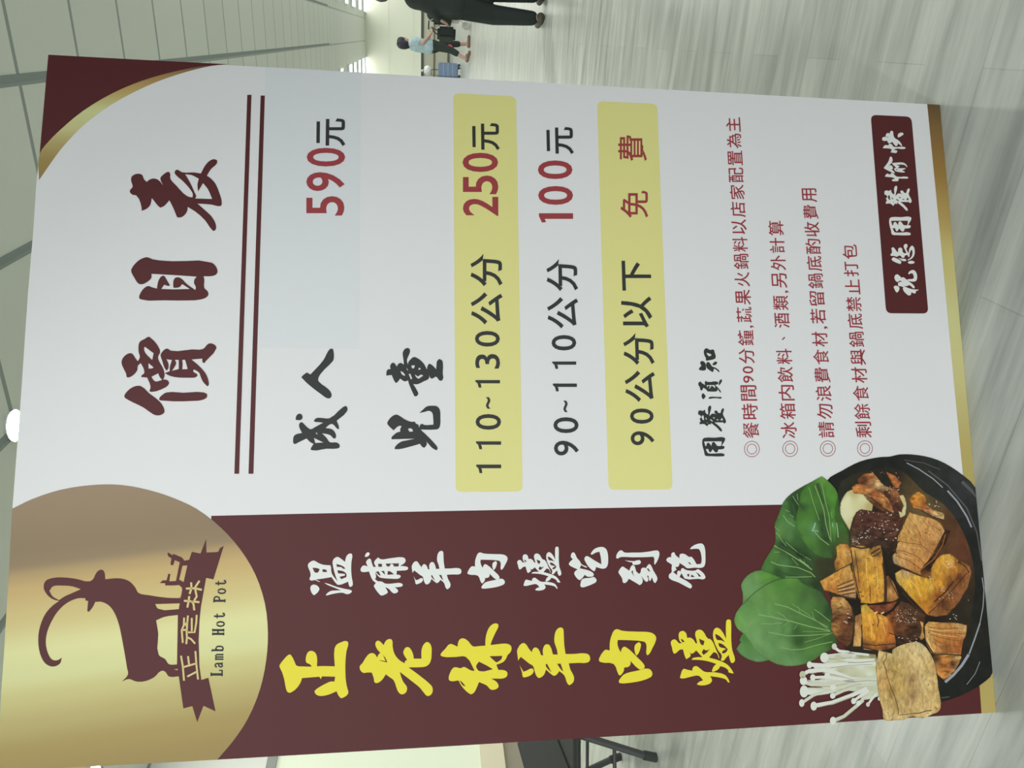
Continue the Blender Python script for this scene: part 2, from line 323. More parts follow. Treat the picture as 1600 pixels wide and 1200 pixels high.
for y in (-.19, .19):
    obj('frame_tube', tube([(-.38, y, .92), (-.26, y, .62), (.10, y, .30), (.27, y, .09)], .011, 8), M_steel, st_)
    obj('frame_tube', tube([(.10, y, .50), (-.12, y, .25), (-.25, y, .10)], .011, 8), M_steel, st_)
    for x in (.27, -.25):
        bm = bmesh.new(); bmesh.ops.create_cone(bm, cap_ends=True, segments=20, radius1=.085, radius2=.085, depth=.03, matrix=Matrix.Translation((x, y + (.025 if y > 0 else -.025), .086)) @ Matrix.Rotation(math.pi / 2, 4, 'X'))
        obj('wheel', bm, M_bask, st_)
obj('handle', tube([(-.38, -.19, .92), (-.38, .19, .92)], .014, 8), M_blk, st_)
sc = ground(719, 113)
su = thing('suitcase', 'blue upright suitcase on small wheels beside the far walkway', 'suitcase', sc, ang)
M_bl = mat('blue_shell', rgb(104, 122, 146), .5, noise=.08, scale=9)
obj('shell', box(-.20, .20, -.13, .13, .06, .60, .03), M_bl, su)
for z in (.2, .33, .46): obj('rib', box(-.203, .203, -.134, .134, z, z + .014), mat('blue_rib', rgb(140, 154, 170), .5), su)
obj('handle', tube([(-.08, .1, .60), (-.08, .1, .78), (.08, .1, .78), (.08, .1, .60)], .01, 8), M_blk, su)
for x in (-.15, .15):
    for y in (-.09, .09):
        bm = bmesh.new(); bmesh.ops.create_cone(bm, cap_ends=True, segments=14, radius1=.032, radius2=.032, depth=.03, matrix=Matrix.Translation((x, y, .033)) @ Matrix.Rotation(math.pi / 2, 4, 'X')); obj('wheel', bm, M_blk, su)
wb = thing('plastic_bag', 'crumpled white plastic bag lying on top of the blue suitcase', 'bag', sc + Vector((0, 0, .785)), ang)
bm = bmesh.new(); bmesh.ops.create_icosphere(bm, subdivisions=4, radius=.13)
random.seed(5)
for v in bm.verts:
    n_ = math.sin(v.co.x * 47 + 1) * math.sin(v.co.y * 53 + 2) * math.cos(v.co.z * 41); v.co *= 1 + .12 * n_; v.co.z = max(v.co.z * .8 + .1, .0)
obj('sack', bm, mat('white_plastic', rgb(212, 216, 212), .4), wb, True)
obj('knot', tube([(0, 0, .19), (.01, 0, .22), (-.02, .01, .27)], [.03, .018, .035], 8), mat('white_plastic_tie', rgb(205, 210, 206), .5), wb)
# long low counter at the far end with chairs-height shelves
ct = ground(703, 60); cx0, cx1 = -3.2, 1.5
cn = thing('counter', 'long low cream counter with a dark rail at the far end of the hall', 'counter', (0, ct.y, 0))
obj('rail', box(cx0, cx1, -.05, .45, .93, 1.02), mat('counter_rail', rgb(84, 90, 84), .5), cn)
obj('front', box(cx0, cx1, 0, .4, .08, .93), mat('counter_front', rgb(196, 196, 176), .6), cn)
obj('shelf', box(cx0, cx1, -.04, 0, .52, .58), mat('counter_shelf', rgb(120, 118, 98), .6), cn)
obj('plinth', box(cx0, cx1, .03, .38, 0, .08), mat('counter_plinth', rgb(112, 116, 108), .6), cn)
# dark folding chair at the foot of the shop windows
fa = ground(1026, 1184)
fc = thing('folding_chair', 'dark folding chair with splayed metal legs left of the price board', 'chair', fa, ang + math.pi)
M_dk = mat('dark_metal', rgb(66, 68, 66), .5, .4); M_dkf = mat('dark_canvas', rgb(62, 64, 60), .85, .2)
# local x runs to the viewer's left, local y towards the viewer
for a, b in (((0, 0, .02), (-.12, -.05, .40)), ((.52, .03, .02), (.43, -.03, .40)), ((.32, -.66, .02), (.43, -.60, .40)), ((-.18, -.64, .02), (-.10, -.60, .40))):
    lg = obj('leg', tube([a, b], .019, 10), M_dk, fc)
    obj('foot_cap', tube([Vector(a) - Vector((0, 0, .02)), Vector(a) + (Vector(b) - Vector(a)) * .12], .023, 10), M_dkf, lg)
obj('brace', tube([(-.06, -.03, .21), (.47, .0, .21)], .010, 8), M_dk, fc)
obj('brace', tube([(-.14, -.62, .21), (.375, -.63, .21)], .010, 8), M_dk, fc)
obj('seat', box(-.15, .46, -.66, .02, .39, .43, .015), M_dkf, fc)
bm = box(-.018, .018, -.64, 0, 0, .24, .012); bmesh.ops.transform(bm, matrix=Matrix.Translation((.06, 0, .42)) @ Matrix.Rotation(math.radians(34), 4, 'Y'), verts=bm.verts[:])
obj('backrest', bm, M_dkf, fc)
# brush lettering: name -> (ox, oy, span, sx, dx, sy, dy, 'contour;contour;...')  contour points are in 1/1200 of the span
G = {
'jia': (180,510,160,"75,425 85,380 140,325 185,315 210,330 235,370 265,410 290,360 275,300 275,220 290,180 350,145 390,122 410,130 520,265 525,310 505,350 505,385 545,460 572,520 575,600 560,620 610,630 632,660 620,690 580,720 430,768 400,760 415,710 375,600 305,595 310,575 340,550 335,500 305,440 300,430 265,465 260,510 225,560 150,600 135,590 130,560 85,465;340,245 350,240 450,315 435,395 360,320 340,280;390,430 450,480 440,490 390,495;425,590 505,550 520,590 550,628 470,645 445,625;533,340 540,315 590,265 615,262 655,285 900,270 1030,265 1090,205 1130,200 1180,230 1185,260 1060,410 1045,432 1025,420 1020,378 895,388 1000,480 1070,570 1095,650 1095,690 1080,703 1030,650 1000,585 985,545 925,505 915,515 920,535 960,560 965,580 940,598 860,602 700,595 630,575 580,548 640,526 640,480 665,395 600,385 625,440 620,500 605,517 590,505 550,400;700,393 745,393 745,500 665,522 700,470 715,430;785,393 820,393 850,500 785,505 790,440;108,815 115,795 170,735 240,700 300,700 400,785 530,890 575,970 575,1010 530,1040 470,1040 430,1020 330,950 150,860 110,830;515,850 550,805 600,775 800,778 1040,775 1078,795 1075,830 1030,860 900,875 560,870 520,862"),
'mu': (190,370,160,"112,400 120,370 180,295 240,255 300,240 370,265 600,287 1050,302 1100,340 1125,410 1105,445 1050,462 960,463 970,500 970,600 1005,635 1018,670 1000,705 930,735 740,747 500,745 230,735 208,720 212,680 280,590 320,578 350,590 415,608 420,570 435,510 470,462 500,460 520,490 568,572 550,577 500,562 465,612 600,617 800,612 710,555 680,590 610,600 605,560 620,490 660,475 700,490 760,550 865,625 870,590 850,545 855,500 880,468 700,455 350,435 350,480 300,530 240,557 200,550 150,480"),
'biao': (190,230,160,"97,520 102,500 130,465 112,390 120,345 160,318 200,312 240,325 265,380 295,408 330,380 380,368 430,385 490,452 455,365 470,340 520,300 550,290 568,305 572,370 640,450 770,575 830,590 835,550 800,490 720,400 640,330 622,300 635,270 655,265 710,295 850,297 930,310 980,215 1040,155 1090,142 1120,155 1118,190 1050,255 1000,335 1050,370 1100,430 1140,520 1175,660 1165,690 1130,692 1060,675 890,662 990,750 1060,820 1105,910 1100,970 1080,982 1060,970 980,860 870,760 775,700 772,740 740,795 690,825 650,822 600,700 560,622 500,690 455,710 430,690 355,597 335,680 290,725 235,747 235,710 170,565 140,562 105,540;745,318 820,328 905,370 890,440 897,520 955,422 1010,490 1062,608 858,602 875,578 855,530 800,410"),
'cheng': (440,610,120,"180,780 190,720 220,690 320,665 290,610 272,550 285,510 315,495 345,520 400,575 455,607 520,575 650,505 580,497 510,485 505,470 540,435 640,432 745,437 960,260 1005,242 1030,275 1020,330 860,475 895,570 895,608 870,600 800,530 760,530 685,590 780,605 830,650 852,720 840,750 815,752 760,700 630,670 700,740 755,810 860,815 905,850 900,895 870,908 700,912 470,935 452,920 465,890 500,835 450,810 390,752 250,820 215,838 185,825;530,670 550,658 565,692;505,742 570,775 655,815 525,822;220,460 225,410 260,368 300,368 325,400 320,445 290,465 250,465"),
'ren': (450,530,120,"208,595 240,560 295,520 350,552 555,325 620,200 660,152 700,150 712,190 710,325 690,355 520,530 470,630 480,660 630,780 675,840 680,890 650,925 600,918 530,870 300,690"),
'er': (590,610,120,"150,515 165,475 220,410 280,380 325,388 420,450 530,492 580,487 605,525 630,530 648,580 665,540 690,522 730,540 872,535 868,440 850,345 800,320 740,335 650,355 720,290 770,250 860,240 930,250 970,300 980,420 975,550 950,600 900,612 670,612 780,715 890,830 938,905 920,938 860,905 750,785 770,830 755,870 730,897 700,885 660,835 540,870 340,918 265,918 275,880 370,800 430,787 580,755 400,760 220,765 215,740 260,690 310,655 352,648 355,600 375,560 335,555 250,625 165,545;475,605 490,595 535,600 555,640 500,648"),
'tong': (590,520,120,"135,670 145,590 165,572 205,568 195,530 215,480 250,465 275,490 300,530 315,500 340,475 375,475 410,500 405,430 393,350 395,300 430,250 470,238 500,255 503,310 465,400 458,440 475,500 480,460 510,420 560,380 600,385 720,480 770,575 780,520 800,485 830,490 915,570 920,500 925,450 960,408 1005,430 1020,470 1018,640 1025,710 1005,748 970,748 930,700 910,685 850,720 820,700 805,660 800,715 720,760 620,805 555,800 620,910 635,950 610,990 575,992 545,930 490,800 475,745 425,760 350,715 330,750 290,788 265,760 220,660;530,510 580,510 570,550 550,560 530,540;635,560 655,545 675,562 655,580 640,578;580,650 630,685 680,655 712,670 640,720 600,690;355,600 385,610 430,660 420,675 380,650;450,540 480,590 465,585;485,645 510,640 540,715 520,732"),
'yong': (1090,640,80,"105,770 112,710 135,675 170,660 400,660 620,655 645,680 640,720 600,790 560,850 610,855 632,880 615,915 560,930 480,935 470,985 440,1003 410,998 350,930 310,990 290,1003 270,985 250,925 190,925 230,1010 250,1025 400,1030 610,1035 632,1060 620,1088 580,1095 300,1092 180,1080 165,1060 150,980 120,880;150,748 560,745 560,800 545,855 460,850 420,800 385,762 350,765 330,800 325,855 290,810 260,775 225,785 205,830 205,855 180,855"),
'can': (1070,590,80,"310,840 320,785 350,770 430,785 450,755 475,765 480,815 530,870 545,850 540,740 555,680 585,655 610,668 615,720 580,860 575,905 640,845 680,845 740,870 700,830 690,800 715,772 745,775 790,830 840,825 850,770 880,725 915,725 915,770 890,850 950,980 962,1020 950,1065 910,1075 900,1050 690,1050 790,1130 870,1235 865,1262 840,1262 760,1180 610,1060 615,1100 560,1095 525,1145 500,1125 450,1090 345,1095 350,1040 370,1030 345,960 385,935 350,880 315,870;395,895 435,885 450,990 430,1000 400,960;480,930 510,960 520,985 495,980;655,930 700,935 700,955 670,958;585,985 610,980 660,1025 640,1030;830,1000 870,940 895,1005;510,1045 545,1065 525,1070;735,990 760,975 795,992 770,1002"),
'xu': (1070,590,80,"310,150 330,110 365,88 390,120 440,155 475,175 465,120 480,85 500,80 520,100 760,95 785,125 765,158 740,165 710,175 760,220 840,320 845,350 830,358 790,300 755,255 765,300 740,322 620,328 520,315 505,285 430,240 410,290 385,305 365,290 350,230;510,178 690,175 715,225 700,245 655,205 630,190 600,228 560,188 530,215 525,245;560,250 580,225 600,240 590,252;785,180 800,100 830,50 865,45 870,75 840,140 800,178;392,420 405,380 430,370 455,390 490,440 470,470 440,508 415,495 395,460;550,485 580,455 640,448 720,452 800,455 840,452 865,472 840,495 780,488 680,485 600,495 565,498"),
'zhi': (1070,530,80,"442,290 460,240 500,212 600,255 640,240 680,255 695,300 720,440 690,465 580,495 500,505 490,490 495,460 455,370;505,325 530,325 615,360 625,380 570,405 535,375;360,545 375,520 410,512 450,530 490,590 493,640 495,700 480,725 400,735 335,715 325,700 350,660 390,620 365,585;500,580 512,550 545,535 575,550 640,640 720,670 800,735 815,765 790,768 740,720 680,690 670,740 650,775 610,750 505,660;640,595 665,560 700,530 740,525 760,555 735,590 680,612"),
'zhu': (1380,400,80,"258,500 275,455 320,432 360,450 425,515 445,500 480,505 560,570 680,660 735,735 725,760 695,755 650,710 600,680 560,705 470,705 620,765 720,785 815,788 820,808 760,820 765,850 735,885 700,870 645,850 655,880 640,910 600,928 570,915 455,770 470,735 410,710 360,705 342,670 350,630 400,605 440,600 390,580 330,612 295,590 265,540;585,410 600,375 650,340 700,330 745,355 785,430 790,520 765,585 720,602 650,598 570,575 555,555 590,545 690,535 710,520 700,440 680,410 640,410 600,435;240,730 270,700 330,705 370,735 372,790 345,840 315,860 285,830 260,780"),
'nin': (1370,360,80,"310,570 345,535 345,450 335,420 375,395 410,420 470,500 500,510 495,450 515,415 550,405 590,430 605,510 660,540 690,530 640,420 625,370 645,330 680,318 710,335 715,380 690,430 740,540 760,430 800,370 835,360 870,410 885,500 870,590 820,660 725,705 715,690 790,640 830,560 825,460 800,460 765,540 760,615 735,630 720,580 660,590 640,640 590,645 560,605 520,590 470,620 400,600 330,595;340,685 365,645 400,635 440,650 560,720 570,760 545,785 500,775 370,715;575,705 540,675 490,645 590,665 670,675 690,695 680,715 620,722;720,750 750,725 840,718 885,745 860,775 790,785 740,775"),
'yu': (1360,240,80,"305,340 330,310 390,230 430,160 450,90 475,68 500,90 515,150 510,190 430,290 410,330 450,280 490,280 520,320 525,360 490,375 560,435 570,460 540,460 470,430 350,370;495,225 600,215 770,215 820,245 858,310 850,325 820,290 780,265 600,268 680,295 660,320 640,345 820,345 815,360 760,385 740,400 800,425 805,440 770,445 640,430 580,410 560,385 555,350 600,330 530,270;590,380 610,365 640,370 620,385;335,540 360,495 395,468 430,485 470,490 480,455 510,455 610,540 860,545 885,562 870,585 820,588 650,585 660,610 640,650 600,650 510,645 495,625 520,605 570,595 550,575 400,550"),
'kuai': (1360,190,80,"268,410 285,375 320,360 360,360 355,320 375,285 410,270 450,290 460,240 490,215 525,235 535,320 570,390 650,440 720,520 742,570 725,580 680,540 640,510 630,560 600,580 570,560 510,480 470,500 430,515 405,490 390,450 290,450;370,350 420,375 415,385 385,370;640,370 640,310 670,275 720,260 768,280 770,300 730,335 660,370;285,625 310,580 340,555 425,560 425,535 450,520 490,530 540,590 760,592 815,610 820,625 790,645 570,645 555,670 620,685 625,700 605,735 540,735 465,720 490,690 490,650 440,635"),
'zheng': (430,970,130,"62,650 75,620 130,550 190,492 215,485 240,510 280,590 308,645 400,657 530,660 500,625 455,605 442,575 450,500 475,450 515,432 555,442 590,480 605,540 602,655 700,652 860,655 857,400 885,345 960,305 1010,290 1045,300 1055,330 1030,430 1015,560 1012,720 1022,880 1045,985 1055,1020 1045,1060 985,1105 945,1115 915,1080 885,1015 780,1060 700,1080 630,1080 585,1055 565,1015 600,980 740,900 800,875 855,875 865,805 675,800 658,840 638,805 388,825 370,880 320,960 250,1020 205,1037 175,1020 155,970 130,840 100,740"),
'lao': (550,970,130,"110,675 115,650 150,610 200,530 250,475 300,465 335,485 362,532 380,490 408,460 365,410 338,350 345,305 375,285 405,298 458,350 480,300 515,268 550,262 577,275 585,360 600,440 630,505 690,570 758,612 765,585 795,560 755,500 740,455 755,410 785,380 820,382 865,440 885,500 890,545 1002,545 1003,420 1030,345 1075,303 1115,318 1145,375 1148,460 1140,560 1110,625 1060,658 980,668 815,670 950,770 1100,890 1155,950 1165,1000 1150,1050 1110,1082 1075,1078 1040,1040 980,965 850,860 690,735 710,810 740,880 790,950 795,985 775,1035 725,1060 690,1048 655,1000 600,855 540,810 488,770 450,830 400,880 350,897 325,885 315,830 285,745 220,745 165,750 130,725;445,490 485,540 510,600 400,575 400,568 485,580"),
'lin': (680,960,130,"75,585 85,560 150,490 190,440 225,425 270,440 322,465 330,410 350,365 385,345 430,352 480,390 545,460 640,455 722,450 725,360 745,260 780,185 830,140 875,128 908,142 910,175 870,260 820,370 797,440 880,432 1000,420 1060,430 1095,460 1100,505 1080,550 1045,585 1020,640 980,685 882,725 910,800 990,803 1035,830 1042,865 1025,900 980,922 880,925 805,925 870,960 910,1010 912,1045 880,1075 825,1088 790,1075 750,1030 690,998 630,975 605,1040 560,1125 520,1150 490,1140 380,1030 335,950 230,962 200,945 195,905 215,840 250,780 285,760 365,775 415,757 440,765 510,805 570,815 440,610 300,612 100,605;782,602 970,597 950,650 885,692 860,675;590,745 630,680 740,735 832,790 640,818 600,780;352,952 370,960 440,1035 400,1025"),
'yang': (800,960,130,"73,520 85,490 120,435 165,412 200,430 240,490 285,545 300,500 335,475 370,490 400,535 420,585 450,590 443,530 455,470 480,437 515,430 545,450 590,578 660,578 645,500 612,400 612,320 630,245 665,200 705,188 735,205 745,280 752,430 772,570 880,570 1060,562 1105,580 1125,620 1118,670 1080,695 960,698 818,705 840,790 890,890 895,930 880,980 830,1020 805,1005 755,880 680,815 650,860 605,885 570,865 490,795 460,870 420,905 385,915 355,890 330,830 300,740 250,710 170,645 125,612 88,665 80,600;485,715 505,712 570,835 530,800 490,750;650,712 700,708 740,825 710,800;108,725 125,760 165,825 210,810 270,780 300,785 312,815 290,860 230,895 170,910 152,890 145,840"),
'rou': (920,960,130,"145,660 155,620 200,545 240,510 300,520 303,400 325,310 370,225 405,212 480,235 700,248 880,258 940,285 970,330 965,380 920,480 870,570 848,588 832,575 832,460 810,400 760,385 600,372 418,368 412,420 430,490 460,545 475,495 505,463 540,475 700,620 790,715 805,750 790,785 745,795 710,780 600,670 600,720 570,755 508,765 505,810 470,865 445,882 425,860 360,715 165,685;660,460 680,425 720,400 748,420 745,480 715,560 685,595 665,550;432,965 445,935 500,870 550,845 700,810 850,780 890,800 915,845 905,890 860,920 740,960 550,990 470,993 440,985"),
'lu': (1040,955,130,"73,455 85,425 120,405 150,415 195,462 240,455 210,440 188,370 195,310 220,288 255,285 290,310 310,385 350,380 395,405 435,465 455,460 440,400 425,330 440,285 490,265 540,290 610,395 640,400 685,455 720,540 765,640 775,675 768,680 735,605 690,590 625,668 740,700 820,730 890,770 950,840 980,895 950,895 905,880 900,850 850,810 785,792 765,830 720,860 680,875 665,860 690,800 730,760 640,730 540,708 440,700 375,700 385,680 430,665 530,662 440,565 380,612 360,605 325,555 360,640 345,660 300,690 285,670 250,550 205,555 140,608 120,610 105,585 90,520;215,400 240,405 275,443 240,446;480,395 560,430 545,490 510,480;520,595 545,545 590,565 640,540 600,590 545,630;880,130 905,117 940,130 945,200 945,400 960,560 1000,700 990,730 960,750 940,735 910,630 870,670 830,715 808,712 795,705 810,640 760,570 715,480 685,380 685,300 705,255 735,237 775,250 820,300 872,400 868,300 870,180;715,325 780,360 860,450 800,420 740,410 720,370;760,455 820,475 895,545 880,580 830,610 812,600 815,580 870,545 850,535 780,515 765,490;205,960 215,920 240,850 265,830 300,840 385,858 385,830 405,800 440,790 470,805 560,872 700,880 850,915 900,970 922,1025 905,1028 870,985 800,960 640,935 668,990 660,1020 620,1052 460,1060 450,1050 480,1020 540,995 475,930 360,945 240,970"),
'wen': (470,840,100,"132,520 150,480 240,430 270,440 340,480 430,510 555,518 568,560 570,620 590,690 690,820 640,680 610,560 597,450 620,400 680,362 710,368 830,455 840,400 860,345 900,305 940,298 962,315 950,450 945,600 955,740 975,880 960,910 920,925 905,900 888,825 700,885 670,865 575,740 400,770 280,785 365,825 345,828 260,795 200,805 165,790 165,765 185,710 175,640 145,570;220,565 300,570 355,590 325,650 270,655 240,610;405,595 470,600 495,645 410,645;665,495 730,510 790,535 840,580 800,585 760,555 680,550;685,612 760,620 830,650 858,690 855,740 760,780 725,735 830,710 825,680 700,670;180,960 190,910 230,882 290,890 330,920 350,960 330,1010 280,1060 245,1080 215,1050 190,1000;445,850 460,850 680,925 850,965 940,985 960,1005 940,1035 880,1060 830,1050 800,1035 650,1045 480,1085 472,1070 510,1030 570,998 650,990 760,990 650,945 500,885"),
'bu': (550,840,100,"240,350 255,310 295,275 325,285 330,310 305,345 260,362;160,610 175,560 215,522 295,540 265,460 285,420 320,392 350,405 370,470 400,548 450,550 415,470 430,430 490,372 540,405 700,390 940,368 985,385 1005,430 985,475 900,530 1000,538 1045,555 1052,580 1030,605 960,615 840,622 835,695 890,700 915,720 900,750 870,768 750,770 600,760 520,745 430,645 450,720 445,760 430,775 480,815 560,825 620,860 760,860 880,848 930,860 955,885 940,910 890,925 800,930 850,970 865,1005 845,1030 790,1045 750,1025 690,960 620,930 665,1000 670,1030 640,1055 550,1085 520,1065 420,930 410,905 450,850 390,800 350,720 320,635 180,640;490,490 560,490 565,548 495,548;630,487 880,482 872,545 830,540 790,540 770,505 730,490 705,540 655,540;445,640 500,630 540,715 500,700;545,625 605,625 620,700 580,660;668,635 690,625 790,688 665,698"),
'chi': (870,840,100,"225,495 250,450 300,405 265,365 265,330 285,285 320,275 345,310 380,385 430,440 460,495 570,548 560,558 520,550 455,515 430,575 620,625 680,665 692,690 680,720 620,735 560,725 525,695 480,755 430,798 390,775 335,700 325,670 345,630 390,595 300,555 235,515;518,410 525,370 560,345 600,360 700,425 835,500 825,380 800,265 730,280 650,318 632,305 680,235 750,190 850,175 910,200 945,260 962,400 950,520 915,570 860,582 780,565 735,550 725,590 705,632 670,615 600,550 540,460;445,860 460,800 500,768 620,755 690,738 720,755 745,800 730,835 670,870 570,910 480,932 450,920 440,890"),
'dao': (950,840,100,"153,370 165,310 200,260 240,237 270,250 300,275 450,280 620,278 780,260 900,240 940,248 962,290 950,370 910,460 875,510 865,480 868,400 850,358 700,365 450,368 260,362 220,370 180,392 158,388;310,425 380,432 490,440 560,422 600,428 615,460 600,490 540,508 470,505 455,490 460,465 400,455;195,650 210,610 250,555 275,542 310,562 400,620 420,560 455,518 490,525 515,590 530,635 580,680 610,650 620,590 660,562 710,572 750,510 775,495 800,515 850,620 920,745 922,790 885,852 860,835 820,740 800,795 780,815 770,790 755,710 730,715 752,770 750,810 725,828 700,818 660,770 625,715 650,810 630,865 590,888 560,870 390,770 340,840 295,853 275,830 265,770 225,700;440,645 455,620 470,620 465,655 490,720 460,685;725,580 755,575 790,635 770,635"),
'bao': (1025,840,100,"190,420 210,385 250,365 285,368 285,310 310,278 345,278 360,320 440,390 440,330 460,305 500,300 550,315 620,362 660,358 690,385 760,500 840,492 852,450 850,350 830,260 800,215 750,208 640,218 640,208 700,150 790,115 850,110 885,130 915,200 925,350 922,480 900,540 850,565 720,562 575,570 540,540 440,475 430,520 400,550 360,545 385,600 320,645 395,705 395,660 410,625 440,622 460,640 470,590 500,568 560,605 650,620 740,615 780,592 815,605 925,735 915,765 880,782 800,772 540,768 520,745 475,665 440,740 640,860 670,900 670,930 645,955 620,945 420,840 250,765 238,735 245,690 290,650 290,570 300,510 250,475 210,450;595,460 620,462 660,500 640,502;580,685 620,678 622,730 595,730;665,690 730,738 650,740;740,648 790,670 845,728 800,730 780,690"),
}
# the same three (two) characters set again in another line: source glyph, origin, span, x0, kx, X0, y0, ky, Y0
AGAIN = {
'yang_white': ('yang',635,840,100, 73,.884,100, 190,.865,250),
'rou_white': ('rou',710,840,100, 145,.909,245, 212,.866,278),
'lu_white': ('lu',795,840,100, 73,.893,157, 118,.865,170),
'yong_white': ('yong',1370,310,80, 105,.963,285, 655,.973,437),
'can_white': ('can',1360,240,80, 310,.977,325, 655,.964,755),
}
# ------------------------------------------------------------------ the sign board
A0 = ground(1556.5, 1112.8); A1 = ground(1468.5, 163.8)
ANG = math.atan2((A1 - A0).y, (A1 - A0).x)
SX = Vector((math.cos(ANG), math.sin(ANG), 0)); SN = Vector((-math.sin(ANG), math.cos(ANG), 0))
def on_sign(x, y):                 # a pixel of the photo to width and height on the board
    d = ray(x, y); p = EYE + d * ((A0 - EYE).dot(SN) / d.dot(SN))
    return (p - A0).dot(SX), p.z
sign = thing('menu_board', 'large upright white price board with maroon side panel and gold logo disc', 'sign', A0, ANG)
EPS = .00012
def smooth_loop(p, k=3, corner=62):
    n = len(p); P = [Vector(q) for q in p]; out = []
    T = []
    for i in range(n):
        a = P[i] - P[i - 1]; b = P[(i + 1) % n] - P[i]
        if a.length < 1e-6 or b.length < 1e-6: T.append(None); continue
        T.append(None if math.degrees(a.angle(b)) > corner else (a.normalized() * 1 + b.normalized() * 1).normalized())
    for i in range(n):
        p0, p1 = P[i], P[(i + 1) % n]; L = (p1 - p0).length; d = p1 - p0
        t0 = T[i] * L if T[i] else None; t1 = T[(i + 1) % n] * L if T[(i + 1) % n] else None
        if t0 is None and t1 is None: out.append(p0); continue
        if t0 is None: t0 = d * 2 - t1 if False else d
        if t1 is None: t1 = d
        for j in range(k):
            s = j / k
            out.append(p0 * (2*s**3 - 3*s**2 + 1) + t0 * (s**3 - 2*s**2 + s) + p1 * (-2*s**3 + 3*s**2) + t1 * (s**3 - s**2))
    return [(q.x, q.y) for q in out]
def fill(contours, extra=()):      # even-odd fill of closed loops in board metres, with optional inner points
    V = []; E = []
    for c in contours:
        b = len(V); V += [Vector(p) for p in c]; E += [(b + i, b + (i + 1) % len(c)) for i in range(len(c))]
    V += [Vector(p) for p in extra]
    r = delaunay_2d_cdt(V, E, [], 1, 1e-7); P = r[0]; F = r[2]
    if len(contours) > 1 or not extra:
        keep = []
        seg = [(c[i - 1], c[i]) for c in contours for i in range(len(c))]
        for t in F:
            x = sum(P[i].x for i in t) / 3; y = sum(P[i].y for i in t) / 3; ins = False
            for (xj, yj), (xi, yi) in seg:
                if (yi > y) != (yj > y) and x < (xj - xi) * (y - yi) / (yj - yi) + xi: ins = not ins
            if ins: keep.append(t)
        F = keep
    return P, F
def print_mesh(name, parts, material, layer, parent=sign, color=None):
    vs = []; fs = []
    for v, f in parts:
        b = len(vs); vs += [(p.x, -EPS * layer, max(p.y, .0004)) for p in v]
        for t in f:
            q = [v[i] for i in t]
            ar = sum(q[i].x * q[(i + 1) % len(q)].y - q[(i + 1) % len(q)].x * q[i].y for i in range(len(q)))
            fs.append([b + i for i in (t if ar > 0 else t[::-1])])
    me = bpy.data.meshes.new(name); me.from_pydata(vs, [], fs); me.update()
    if color:
        at = me.color_attributes.new('print', 'FLOAT_COLOR', 'POINT')
        for i, c in enumerate(color): at.data[i].color = c
    return link(name, me, material, parent)
def poly(name, loops, material, layer, parent=sign, smooth=False):
    L = [[on_sign(*p) for p in (smooth_loop(c) if smooth else c)] for c in loops]
    return print_mesh(name, [fill(L)], material, layer, parent)
def glyph_loops(key):
    if key in AGAIN:
        src, ox, oy, span, x0, kx, X0, y0, ky, Y0 = AGAIN[key]; s = G[src][3]
    else:
        ox, oy, span, s = G[key]; x0 = X0 = y0 = Y0 = 0; kx = ky = 1
    out = []
    for c in s.split(';'):
        pts = [tuple(map(float, q.split(','))) for q in c.split()]
        pts = [(X0 + kx * (x - x0), Y0 + ky * (y - y0)) for x, y in pts]
        out.append([(ox + x * span / 1200, oy + y * span / 1200) for x, y in smooth_loop(pts)])
    return out
def brush(name, keys, material, layer, parent=sign):
    return print_mesh(name, [fill([[on_sign(*p) for p in c] for c in glyph_loops(k)]) for k in keys], material, layer, parent)
def stroke_loop(pts, w):           # a pen stroke of width w px
    P = [Vector(p) for p in pts]; Lf = []; Rg = []
    for i, p in enumerate(P):
        d = (P[min(i + 1, len(P) - 1)] - P[max(i - 1, 0)]).normalized(); n = Vector((-d.y, d.x))
        ww = w[i] if isinstance(w, (list, tuple)) else w
        Lf.append(p + n * ww / 2); Rg.append(p - n * ww / 2)
    return [(q.x, q.y) for q in Lf + Rg[::-1]]
def strokes(name, items, material, layer, parent=sign, one=True):
    if not one: return [strokes(name, [i], material, layer, parent) for i in items]
    return print_mesh(name, [fill([[on_sign(*p) for p in stroke_loop(a, w)]]) for a, w in items], material, layer, parent)

# plain lettering: the outlines of the built-in font, each character set into its own box
_chars = {}
def load_chars(items):
    todo = []
    for ch, off in items:
        c = bpy.data.curves.new('t', 'FONT'); c.body = ch; c.resolution_u = 4; c.offset = off
        o = bpy.data.objects.new('t', c); C.objects.link(o); todo.append((ch, off, o, c))
    dg = bpy.context.evaluated_depsgraph_get()
    for ch, off, o, c in todo:
        e = o.evaluated_get(dg); m = e.to_mesh()
        v = [(p.co.x, p.co.y) for p in m.vertices]; f = [tuple(p.vertices) for p in m.polygons]
        x0 = min(p[0] for p in v); x1 = max(p[0] for p in v); y0 = min(p[1] for p in v); y1 = max(p[1] for p in v)
        _chars[ch, off] = ([((p[0] - x0) / (x1 - x0), (p[1] - y0) / (y1 - y0)) for p in v], f)
        e.to_mesh_clear()
    for ch, off, o, c in todo:
        bpy.data.objects.remove(o); bpy.data.curves.remove(c)
def lettering(name, items, material, layer, off, parent=sign):
    # item: character, x at its top, x at its foot, y at its right end, y at its left end (photo px), slant px
    parts = []
    for it in items:
        ch, xt, xb, yr, yl = it[:5]; sl = it[5] if len(it) > 5 else 0
        v, f = _chars[ch, off]
        parts.append(([Vector(on_sign(xb + (xt - xb) * q + sl * (.5 - p), yl + (yr - yl) * p)) for p, q in v], f))
    return print_mesh(name, parts, material, layer, parent)

